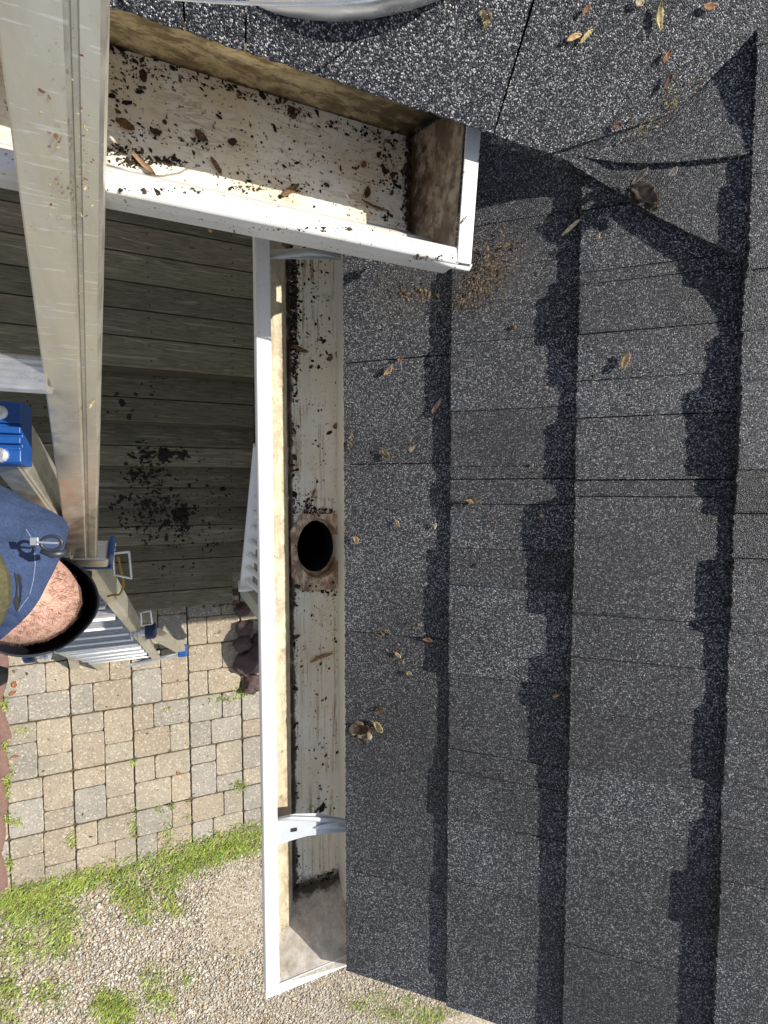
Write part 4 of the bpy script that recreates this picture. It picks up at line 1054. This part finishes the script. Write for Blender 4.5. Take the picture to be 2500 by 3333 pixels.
# leg hair: short strands growing out of the knee
def hairs():
    n = 2600; c = knee; ax_ = (ank-hipR).normalized(); a, b, _ = frame(ax_, Vector((0, 1, 0)))
    V = []; F = []
    dg = bpy.context.evaluated_depsgraph_get(); ev = bo.evaluated_get(dg); em = ev.to_mesh()
    co = []
    R0 = random.Random(12)
    for pl in em.polygons:
        c_ = pl.center+body_loc
        if (c_-knee).length > .13 or pl.normal.z < -.05: continue
        vs_ = [em.vertices[q].co for q in pl.vertices]
        for _ in range(2+int(pl.area*2e5)):
            s_, t_ = R0.random(), R0.random(); q_ = vs_[0].lerp(vs_[1], s_).lerp(vs_[-1].lerp(vs_[-2], s_), t_)
            co.append((q_+body_loc, pl.normal.copy()))
    ev.to_mesh_clear()
    near = [(p, nn2) for p, nn2 in co if (p-knee).length < .125 and (p-Vector((0, 0, HG))).length > .1]
    R = random.Random(3)
    if not near: return
    for i in range(n):
        p, nr_ = R.choice(near); 
        t = Vector((R.uniform(-1, 1), R.uniform(-1, 1), R.uniform(-1.3, .2))); t = (t-nr_*t.dot(nr_)).normalized()
        L = R.uniform(.006, .014); q = p+nr_*L*.35+t*L*.6; e_ = q+t*L*.4+nr_*L*.1
        w = t.cross(nr_).normalized()*.0002
        k = len(V); V += [p-w, p+w, q+w, q-w, e_]; F += [(k, k+1, k+2, k+3), (k+3, k+2, k+4)]
    mb = MB(); mb.add(V, F); h = mb.build('hair', plain('brown_hair', (.12, .06, .03), .6), per)
    tag(h, kind='stuff')
hairs()

# ---------------------------------------------------------------- leaves, husks, twigs
def leafy(name, label, group, c, n_, L, Wd, ang, col, curl=.25, seed=0, ragged=.25, cat='leaf'):
    """one crisp curled leaf or husk lying at c on a surface with normal n_"""
    R = random.Random(seed+77); a, b, d = frame(n_, Vector((0, 1, 0))); a = Vector((1, 0, 0)); a = (a-d*a.dot(d)).normalized(); b = d.cross(a)
    ca, sa = math.cos(ang), math.sin(ang); l = a*ca+b*sa; w_ = -a*sa+b*ca
    V = []; F = []; n = 14; m = 5
    for i in range(n+1):
        t = i/n; wd = Wd*(math.sin(math.pi*min(1, t*.92+.05))**.7)*(1+R.uniform(-ragged, ragged)*.5)
        for j in range(m):
            s = j/(m-1)*2-1
            V.append(c+l*(L*(t-.5))+w_*(wd*s*.5+.1*Wd*math.sin(t*4+seed))+d*(.0012+curl*Wd*(s*s)*.8+curl*L*.25*(2*t-1)**2+R.uniform(0, .0006)))
    for i in range(n):
        for j in range(m-1): F.append((i*m+j, i*m+j+1, (i+1)*m+j+1, (i+1)*m+j))
    V = [v-c for v in V]
    me = bpy.data.meshes.new(name); me.from_pydata(V, [], F); at = me.color_attributes.new('tone', 'FLOAT_COLOR', 'POINT')
    for i in range(len(V)):
        k = R.uniform(.6, 1.3); at.data[i].color = (col[0]*k, col[1]*k, col[2]*k, 1)
    me.materials.append(M_leaf); me.shade_smooth(); o = bpy.data.objects.new(name, me); COL.objects.link(o); o.location = c
    s = o.modifiers.new('s', 'SOLIDIFY'); s.thickness = .0007
    return tag(o, label, cat, group)
def px_len(c, px):                     # metres for a length seen in the photo at c
    return px*(c-Vector((0, 0, HG))).dot(Vector((-RM[0][2], -RM[1][2], -RM[2][2])))/FP
def roofpt(x, y):
    u, v = on_roof(x, y, .004); k = max(i for i in range(len(US)) if US[i] <= max(u, 0)); f = (u-US[k])/.143
    w = .0075*(1-f); u, v = on_roof(x, y, w); return R3(u, v, w), EW
def uppt(x, y): return on_up(x, y, .008), FW
def flpt(x, y):
    u, v = on_roof(x, y, .0115); return R3(u, v, .0115), EW
def lgf(x, y): return P(x, y, HF-.001), Vector((0, 0, 1))
def ugf(x, y): return P(x, y, .499), Vector((0, 0, 1))
TAN = (.50, .34, .18); BR = (.20, .11, .05); YEL = (.44, .35, .16); DK = (.07, .04, .02); OR = (.27, .14, .075)
GR = 'dry leaf scraps scattered on the shingles'; GG = 'brown scraps lying in the upper gutter'; GL = 'brown scraps lying in the lower gutter'
items = [
 (roofpt, 2035, 1178, 55, 24, 75, TAN, 'leaf_scrap', 'tan curled leaf lying alone on the second shingle course from the right', GR),
 (roofpt, 1423, 1322, 56, 15, 60, (.30, .20, .14), 'leaf_scrap', 'long pinkish brown leaf in the shadow strip left of a shingle edge', GR),
 (roofpt, 1266, 1207, 40, 16, 50, TAN, 'leaf_scrap', 'tan forked leaf near the eave, level with the top of the gutter streaks', GR),
 (roofpt, 1306, 1168, 22, 12, 30, OR, 'leaf_scrap', 'small orange crumb of leaf just above the forked leaf', GR),
 (roofpt, 1257, 1478, 44, 18, 115, (.22, .17, .08), 'seed_husk', 'open olive seed husk near the eave with a black shadow', GR),
 (roofpt, 1858, 745, 72, 14, 35, (.45, .38, .24), 'wood_chip', 'pale straight wood sliver at the shingle edge below the valley', GR),
 (roofpt, 1948, 770, 20, 10, 80, TAN, 'leaf_scrap', 'tiny tan scrap right of the pale wood sliver', GR),
 (roofpt, 1296, 1703, 24, 12, 120, TAN, 'leaf_scrap', 'crumpled tan leaf near the eave beside the outlet hole', GR),
 (roofpt, 1161, 1757, 26, 18, 130, TAN, 'leaf_scrap', 'crumpled tan leaf at the eave edge right of the outlet', GR),
 (roofpt, 1418, 1712, 22, 8, 80, (.6, .5, .35), 'leaf_scrap', 'slim pale scrap in the shadow strip level with the outlet', GR),
 (roofpt, 1393, 2081, 32, 14, 170, OR, 'leaf_scrap', 'small brown leaf lying across a shingle joint in shadow', GR),
 (roofpt, 1297, 2130, 26, 12, 130, TAN, 'leaf_scrap', 'small tan leaf below a shingle joint near the eave', GR),
 (roofpt, 1333, 2190, 18, 14, 10, YEL, 'leaf_scrap', 'tiny bright yellow scrap at the edge of the shadow strip', GR),
 (roofpt, 1234, 2362, 42, 26, 140, YEL, 'leaf_scrap', 'bright yellow torn leaf beside the dark brown clump near the eave', GR),
 (roofpt, 1183, 2370, 50, 34, 40, (.05, .028, .015), 'leaf_clump', 'dark brown crumpled clump near the eave beside the yellow leaf', GR),
 (roofpt, 1240, 2310, 40, 12, 45, BR, 'leaf_scrap', 'brown scrap just above the dark clump near the eave', GR),
 (roofpt, 1810, 2262, 24, 9, 20, TAN, 'leaf_scrap', 'small tan scrap at the lower part of the middle shingle course', GR),
 (roofpt, 2415, 630, 26, 12, 45, TAN, 'leaf_scrap', 'tan scrap beside the right shingle edge below the valley', GR),
 (flpt, 2080, 580, 62, 20, 40, (.22, .18, .14), 'bark_piece', 'grey brown bark sliver on the valley flap', GR),
 (flpt, 2095, 640, 95, 50, -38, (.085, .065, .045), 'bark_piece', 'large rough crumbled bark lump at the valley flap edge', GR),
 (flpt, 2188, 565, 34, 20, 60, (.4, .35, .3), 'bark_piece', 'small grey scrap casting a shadow at the top of the valley flap', GR),
 (roofpt, 1530, 1632, 26, 10, 160, TAN, 'leaf_scrap', 'small tan scrap at a joint in the middle course', GR),
 (uppt, 2142, 55, 70, 26, -50, (.42, .34, .16), 'leaf_scrap', 'pale yellow pointed leaf near the top edge of the upper roof', GR),
 (uppt, 2075, 8, 34, 22, 170, (.5, .42, .28), 'leaf_scrap', 'pale round leaf cut by the top of the picture', GR),
 (uppt, 1862, 122, 52, 18, 25, TAN, 'seed_wing', 'tan winged seed left of its yellow twin on the upper roof', GR),
 (uppt, 1903, 118, 50, 16, 55, YEL, 'seed_wing', 'yellow winged seed on the upper roof', GR),
 (uppt, 1903, 32, 30, 18, 60, OR, 'leaf_scrap', 'small reddish scrap above the winged seeds', GR),
 (uppt, 2305, 20, 56, 18, 20, (.30, .16, .08), 'leaf_scrap', 'reddish brown curled leaf near the top right corner', GR),
 (uppt, 2165, 180, 36, 22, 65, OR, 'leaf_scrap', 'orange brown crumpled scrap on the upper roof, higher of two', GR),
 (uppt, 2168, 265, 40, 26, 80, (.11, .06, .045), 'leaf_scrap', 'dark red crumpled scrap below the orange one', GR),
 (uppt, 2003, 408, 34, 22, 0, (.14, .07, .05), 'leaf_scrap', 'dark crumpled scrap above the valley curve', GR),
 (uppt, 2332, 290, 40, 14, 110, (.2, .12, .07), 'leaf_scrap', 'thin brown scrap beside the right shingle edge', GR),
 (ugf, 410, 413, 56, 30, -10, (.17, .08, .03), 'leaf_scrap', 'reddish brown curled leaf nearest the ladder in the upper gutter', GG),
 (ugf, 510, 435, 34, 22, 20, DK, 'leaf_scrap', 'small dark leaf next to the curled stem in the upper gutter', GG),
 (ugf, 655, 448, 46, 26, -35, (.13, .07, .04), 'leaf_scrap', 'torn brown leaf in the middle of the upper gutter', GG),
 (ugf, 756, 467, 30, 24, 10, DK, 'leaf_scrap', 'black wet scrap right of the torn leaf in the upper gutter', GG),
 (ugf, 470, 542, 92, 20, -42, (.24, .15, .08), 'bark_piece', 'long brown bark strip leaning on the front of the upper gutter', GG),
 (ugf, 705, 548, 62, 17, -58, BR, 'seed_husk', 'brown seed husk lying in the sun patch edge of the upper gutter', GG),
 (ugf, 945, 625, 74, 19, 45, (.20, .12, .06), 'seed_husk', 'larger brown husk in the sunlit strip of the upper gutter', GG),
 (ugf, 1182, 540, 22, 18, 80, (.33, .10, .05), 'leaf_scrap', 'small red scrap alone on the clean part of the upper gutter', GG),
 (ugf, 1193, 630, 38, 20, 80, DK, 'leaf_scrap', 'black ragged scrap toward the end cap of the upper gutter', GG),
 (ugf, 1220, 675, 98, 9, -10, (.14, .09, .05), 'twig', 'thin brown twig near the front right of the upper gutter', GG),
 (ugf, 1062, 606, 20, 14, -30, DK, 'leaf_scrap', 'tiny black scrap between the husk and the red scrap', GG),
 (ugf, 948, 366, 30, 24, 40, DK, 'leaf_scrap', 'small black spiky scrap at the back of the upper gutter', GG),
 (lgf, 1045, 2137, 78, 14, 15, (.42, .24, .11), 'bark_piece', 'orange brown bark strip below the outlet in the lower gutter', GL),
 (lgf, 1020, 1605, 34, 9, 75, (.36, .18, .08), 'bark_piece', 'thin orange strip just above the outlet', GL),
 (lgf, 975, 1137, 58, 16, -14, (.20, .13, .06), 'seed_husk', 'brown pointed husk pointing right from the gutter corner', GL),
 (lgf, 1072, 1168, 24, 14, 25, BR, 'leaf_scrap', 'small brown square scrap near the shingle edge in the lower gutter', GL),
 (lgf, 1098, 1155, 24, 18, 70, (.3, .16, .07), 'leaf_scrap', 'brown folded scrap against the shingle edge in the lower gutter', GL),
 (lgf, 1093, 1388, 24, 18, 15, (.33, .17, .06), 'leaf_scrap', 'orange brown square scrap under the shingle edge', GL),
 (lgf, 965, 2072, 26, 12, 30, (.10, .07, .05), 'leaf_scrap', 'dark triangular scrap at the left side below the outlet', GL),
 (lgf, 950, 1950, 60, 12, 95, (.09, .06, .04), 'bark_piece', 'dark strip in the corner just below the outlet', GL),
 (lgf, 945, 2985, 56, 13, 98, (.36, .24, .15), 'bark_piece', 'pale brown strip standing in the corner by the lower end cap', GL),
 (lgf, 1100, 2930, 44, 12, 10, (.34, .22, .12), 'bark_piece', 'tan strip by the shingle edge near the lower end cap', GL),
 (lgf, 1030, 2905, 34, 14, 35, (.22, .15, .09), 'leaf_scrap', 'brown scrap in the debris heap by the lower end cap', GL),
 (lambda x, y: (P(x, y, .63), Vector((0, 0, 1))), 930, 800, 30, 16, -5, (.22, .18, .13), 'seed_husk', 'grey brown husk on the upper hanger end, under the upper gutter lip', GL),
 (lambda x, y: (P(x, y, .418), Vector((0, 0, 1))), 1505, 720, 36, 8, 50, (.13, .07, .04), 'twig', 'bent dark twig hooked over the upper gutter end cap rim', GG),
 (lambda x, y: (PZ(x, y, zA(x, y)-.001), Vector((.1, -.35, 1)).normalized()), 300, 1315, 34, 7, 60, YEL, 'seed_wing', 'thin yellow sliver stuck in the ladder rail groove', None),
]
cats = {'leaf_scrap': 'leaf', 'seed_husk': 'husk', 'wood_chip': 'wood chip', 'leaf_clump': 'leaf clump', 'bark_piece': 'bark', 'seed_wing': 'seed', 'twig': 'twig'}
for i, (fn, x, y, L, Wd, ang, colr, nm, lab, grp) in enumerate(items):
    c, nrm = fn(x, y)
    leafy(nm, lab, grp, c, nrm, px_len(c, L), px_len(c, Wd), math.radians(ang), colr, .22, i, .42 if nm in ('leaf_clump', 'bark_piece') else .3, cats[nm])
# fallen leaves on the patio
for x, y, L, Wd, a, lab in ((48, 2227, 20, 16, 60, 'orange brown leaf on the pavers beside the shoe, upper of two'), (43, 2255, 22, 12, 30, 'orange brown leaf on the pavers beside the shoe, lower of two'),
                            (582, 2516, 16, 10, 110, 'brown leaf on the tan paver in the middle of the patio'), (50, 2462, 22, 8, 0, 'small brown leaf by the left edging blocks')):
    c = P(x, y, HG-.003); leafy('leaf_scrap', lab, 'brown leaves on the pavers', c, Vector((0, 0, 1)), px_len(c, L), px_len(c, Wd), math.radians(a), (.30, .12, .05), .2, int(x), .5, 'leaf')

# ---------------------------------------------------------------- crumbs
def crumbs(name, label, cl, size, pal, parent=None):
    V = []; F = []; C = []
    for (fn, x, y, rx, ry, n, *k) in cl:
        sc = k[0] if k else 1
        for _ in range(n):
            gx, gy = x+RS.normal(0, rx*.55), y+RS.normal(0, ry*.55)
            r = fn(gx, gy)
            if r is None: continue
            p, nr_ = r; s = size*sc*(.25+RS.gamma(1.5, .36)); a, b, d = frame(nr_, Vector((0, 1, 0)))
            m = RS.randint(5, 8); t0 = RS.uniform(0, 6.28); st = RS.uniform(.8, 2.2); k0 = len(V)
            hgt = s*RS.uniform(.15, .6); th = RS.uniform(0, 3.14)
            for q in range(m):
                t = t0+6.283*q/m; rr = s*RS.uniform(.45, 1.1); xx, yy = math.cos(t)*rr*st, math.sin(t)*rr
                xx, yy = xx*math.cos(th)-yy*math.sin(th), xx*math.sin(th)+yy*math.cos(th)
                v = p+a*xx+b*yy+d*(RS.uniform(0, hgt*.4)); V.append(tuple(v))
            V.append(tuple(p+d*(hgt+.0002)))
            c = pal[RS.randint(len(pal))]; kk = RS.uniform(.7, 1.3); c = [q*kk for q in c]
            for q in range(m): F.append((k0+q, k0+(q+1) % m, k0+m)); 
            C += [c]*(m+1)
    o = big(name, np.array(V), np.array(F), M_crumb, np.array(C), parent=parent)
    return tag(o, label, 'debris', kind='stuff')
DKP = [(.03, .018, .01), (.045, .028, .015), (.08, .05, .025), (.02, .013, .01)]
def lgc(x, y):
    p = P(x, y, HF-.001)
    if p.x < .113 or p.x > .184 or p.y < YA+.03 or p.y > YB-.02: return None
    if ((p.x-outlet.x)/.034)**2+((p.y-outlet.y)/.048)**2 < 1: return None
    if abs(p.x-outlet.x) < .041 and abs(p.y-outlet.y) < .060: p.z += .0045
    return p, Vector((0, 0, 1))
cl = [(lgc, 958, y, 16, 40, n) for y, n in ((860, 130), (900, 150), (970, 220), (1040, 260), (1110, 200), (1190, 120), (1280, 40), (1400, 35), (1520, 35), (1640, 40), (1760, 45), (1960, 30), (2100, 35), (2250, 25), (2400, 35), (2560, 45), (2800, 70), (2880, 90))]
cl += [(lgc, 1030, y, 70, 70, n) for y, n in ((880, 45), (980, 50), (1080, 40), (1180, 25), (1300, 22), (1450, 22), (1580, 25), (2000, 26), (2150, 20), (2300, 16), (2450, 20), (2600, 25))]
cl += [(lgc, 1105, y, 12, 60, n) for y, n in ((950, 40), (1100, 40), (1200, 25), (1400, 25), (1550, 15), (1900, 20), (2050, 16), (2250, 16))]
cl += [(lgc, 1030, 1665, 60, 14, 130), (lgc, 1030, 1915, 60, 12, 90), (lgc, 1100, 1900, 20, 30, 50, .8), (lgc, 1085, 1960, 30, 60, 90, .6), (lgc, 1090, 2050, 18, 70, 70, .7),
       (lgc, 1030, 2900, 60, 35, 260, 1.2), (lgc, 980, 2930, 40, 40, 160, 1.2), (lgc, 1080, 2870, 40, 40, 120), (lgc, 1000, 1640, 20, 40, 60), (lgc, 1020, 1880, 60, 40, 60, .6)]
crumbs('gutter_debris', 'dark crumbs of rotted leaves stuck along the floor of the lower gutter', cl, .0016, DKP)
def ugc(x, y):
    p = P(x, y, .499)
    if p.x > XFE-.001 or p.y > yfb-.001 or p.y < yff+.001: return None
    return p, Vector((0, 0, 1))
cl = [(ugc, x, 160+(x-350)*.33, 60, 18, 36) for x in range(360, 1340, 90)]
cl += [(ugc, 1335, y, 16, 50, 140, 1.3) for y in (470, 540, 610, 680, 730)]
cl += [(ugc, 400, 300, 90, 60, 60), (ugc, 480, 250, 90, 40, 60, .8), (ugc, 450, 430, 120, 50, 50), (ugc, 450, 525, 90, 14, 110), (ugc, 380, 490, 60, 14, 80), (ugc, 560, 530, 60, 16, 50), (ugc, 640, 460, 90, 30, 40),
       (ugc, 800, 450, 200, 90, 50), (ugc, 900, 600, 200, 40, 60), (ugc, 1100, 560, 160, 90, 60), (ugc, 1250, 500, 60, 60, 60), (ugc, 1280, 590, 40, 40, 70), (ugc, 770, 610, 90, 14, 40, .8), (ugc, 1250, 700, 60, 30, 40), (ugc, 1300, 420, 40, 24, 70)]
crumbs('gutter_debris', 'dark wet crumbs and mud scattered inside the upper gutter', cl, .0013, DKP)
def rfc(x, y):
    u, v = on_roof(x, y, .004)
    if u < 0 or v < V0 or u > US[4]: return None
    return roofpt(x, y)
cl = [(rfc, 1600, 870, 55, 55, 700, .26), (rfc, 1560, 930, 60, 45, 800, .26), (rfc, 1510, 985, 60, 30, 420, .26), (rfc, 1380, 960, 60, 14, 60, .6), (rfc, 1360, 940, 160, 50, 120, .45), (rfc, 1250, 1000, 140, 90, 90, .4), (rfc, 1640, 800, 60, 60, 110, .45),
      (rfc, 1280, 2140, 60, 40, 50, .45), (rfc, 1260, 2060, 50, 12, 30, .6), (rfc, 1230, 2290, 60, 50, 50, .45), (rfc, 1180, 2380, 30, 26, 120, 1.1), (rfc, 1350, 2040, 30, 20, 20, .8), (rfc, 1530, 1630, 40, 8, 30, .7), (rfc, 1140, 1420, 14, 40, 25, .7), (rfc, 1700, 1400, 300, 500, 60, .6), (rfc, 1350, 1480, 60, 70, 20, .7),
      ]
crumbs('roof_debris', 'tan grit and leaf crumbs washed onto the lower roof', cl, .0024, [(.25, .18, .11), (.18, .13, .08), (.09, .065, .04), (.32, .25, .17)])
crumbs('bark_crumbs', 'crumbled dark bark lumps on the valley flap edge', [(flpt, 2090, 630, 26, 24, 110, .9), (flpt, 2122, 662, 18, 16, 60, 1.1), (flpt, 2065, 600, 14, 12, 30, .8)], .0024, [(.05, .035, .022), (.09, .065, .04), (.03, .02, .013), (.2, .17, .13)])
cl = [(lambda x, y: uppt(x, y), 2110, 420, 80, 45, 170, .3), (lambda x, y: uppt(x, y), 2190, 330, 30, 60, 110, .3), (lambda x, y: uppt(x, y), 1580, 65, 14, 30, 90, .35), (lambda x, y: uppt(x, y), 2260, 300, 60, 60, 60, .35)]
crumbs('roof_debris', 'olive grit and crumbs lying in the valley of the upper roof', cl, .0024, [(.20, .17, .07), (.15, .11, .06), (.08, .05, .03), (.26, .23, .12)])
def dkc(x, y):
    p = P(x, y, HD)
    if p.y > Yd[-1]: return p+Vector((0, 0, .001)), Vector((0, 0, 1))
    for k in range(1, 7):
        p = P(x, y, HD+sh*k)
        if p.y > P(825, ny[k], HD+sh*k).y: return p+Vector((0, 0, .001)), Vector((0, 0, 1))
    return None
cl = [(dkc, 480, 1475, 70, 30, 70, 1.2), (dkc, 530, 1480, 30, 16, 60, 1.5), (dkc, 592, 1475, 20, 16, 40, 1.6), (dkc, 480, 1550, 90, 40, 170, 1.1), (dkc, 500, 1640, 110, 40, 210, 1.1), (dkc, 590, 1680, 30, 30, 130, 1.6), (dkc, 470, 1700, 90, 40, 120), (dkc, 560, 1740, 110, 40, 110),
      (dkc, 680, 1600, 90, 90, 60), (dkc, 560, 1840, 130, 40, 40), (dkc, 500, 1260, 40, 60, 8, 1.6), (dkc, 380, 1340, 60, 40, 12, 1.5), (dkc, 690, 1740, 60, 90, 40), (dkc, 160, 1330, 80, 60, 20)]
crumbs('deck_debris', 'black leaf litter fallen on the deck boards and steps', cl, .0075, [(.022, .014, .009), (.04, .022, .012), (.015, .01, .008)])
def rlc(x, y): return PZ(x, y, zA(x, y)-.0005), Vector((.1, -.35, 1)).normalized()
cl = [(rlc, x, y, 5, 5, n, sc_) for x, y, n, sc_ in ((130, 292, 3, 2.2), (162, 316, 3, 1.5), (184, 440, 3, 1.6), (160, 434, 3, 1.6), (200, 450, 2, 1.6), (166, 478, 3, 1.5), (222, 610, 2, 1.5), (60, 145, 4, 1.4))]
cl += [(rlc, 150, 300, 110, 250, 60, .6), (rlc, 270, 600, 30, 300, 90, .6), (rlc, 60, 200, 30, 160, 50, .7), (rlc, 170, 620, 50, 120, 50, .6)]
crumbs('rail_dirt', 'dried brown and yellow dirt flecks stuck to the near ladder rail', cl, .0008, [(.10, .05, .03), (.30, .22, .09), (.38, .30, .15), (.16, .08, .04)])
def lip(x, y): return P(x, y, .4195), Vector((0, 0, 1))
cl = [(lip, 500, 620, 300, 8, 60), (lip, 1000, 745, 300, 10, 70), (lip, 1400, 840, 60, 8, 40), (lip, 1525, 700, 8, 90, 40, .9)]
crumbs('rim_specks', 'fine brown specks dried onto the upper gutter rim', cl, .0009, DKP)
def gdc(x, y): return P(x, y, HG-.002), Vector((0, 0, 1))
cl = [(gdc, 400, 2450, 500, 350, 120, .9), (gdc, 740, 1965, 70, 10, 120, 1.3), (gdc, 740, 2070, 60, 50, 14, 1.2), (gdc, 60, 2180, 60, 40, 14, 1.2)]
crumbs('patio_debris', 'small brown bits of leaf and twig dropped on the pavers', cl, .0065, [(.06, .04, .025), (.12, .07, .04), (.2, .13, .07)])
# ---------------------------------------------------------------- unseen disc on a stem, added to cast the round shadow on the pavers
gc = P(822, 2105, HG); tb = thing('shadow_caster', 'unseen dark disc on a stem beyond the gutter, added to throw the round shadow on the pavers', 'shadow caster', (gc.x+.615, gc.y+.143, 0))
c = tb.location
mb = MB(); mb.sweep([c+Vector((0, 0, .705)), c+Vector((0, 0, .725))], .25, 64, up=Vector((0, 1, 0))); mb.build('caster_disc', M_rub, tb)
mb = MB(); mb.sweep([c+Vector((0, 0, .0)), c+Vector((0, 0, .02)), c+Vector((0, 0, .05)), c+Vector((0, 0, .705))], [.16, .15, .025, .025], 32, up=Vector((0, 1, 0))); mb.build('caster_stem', M_rub, tb)
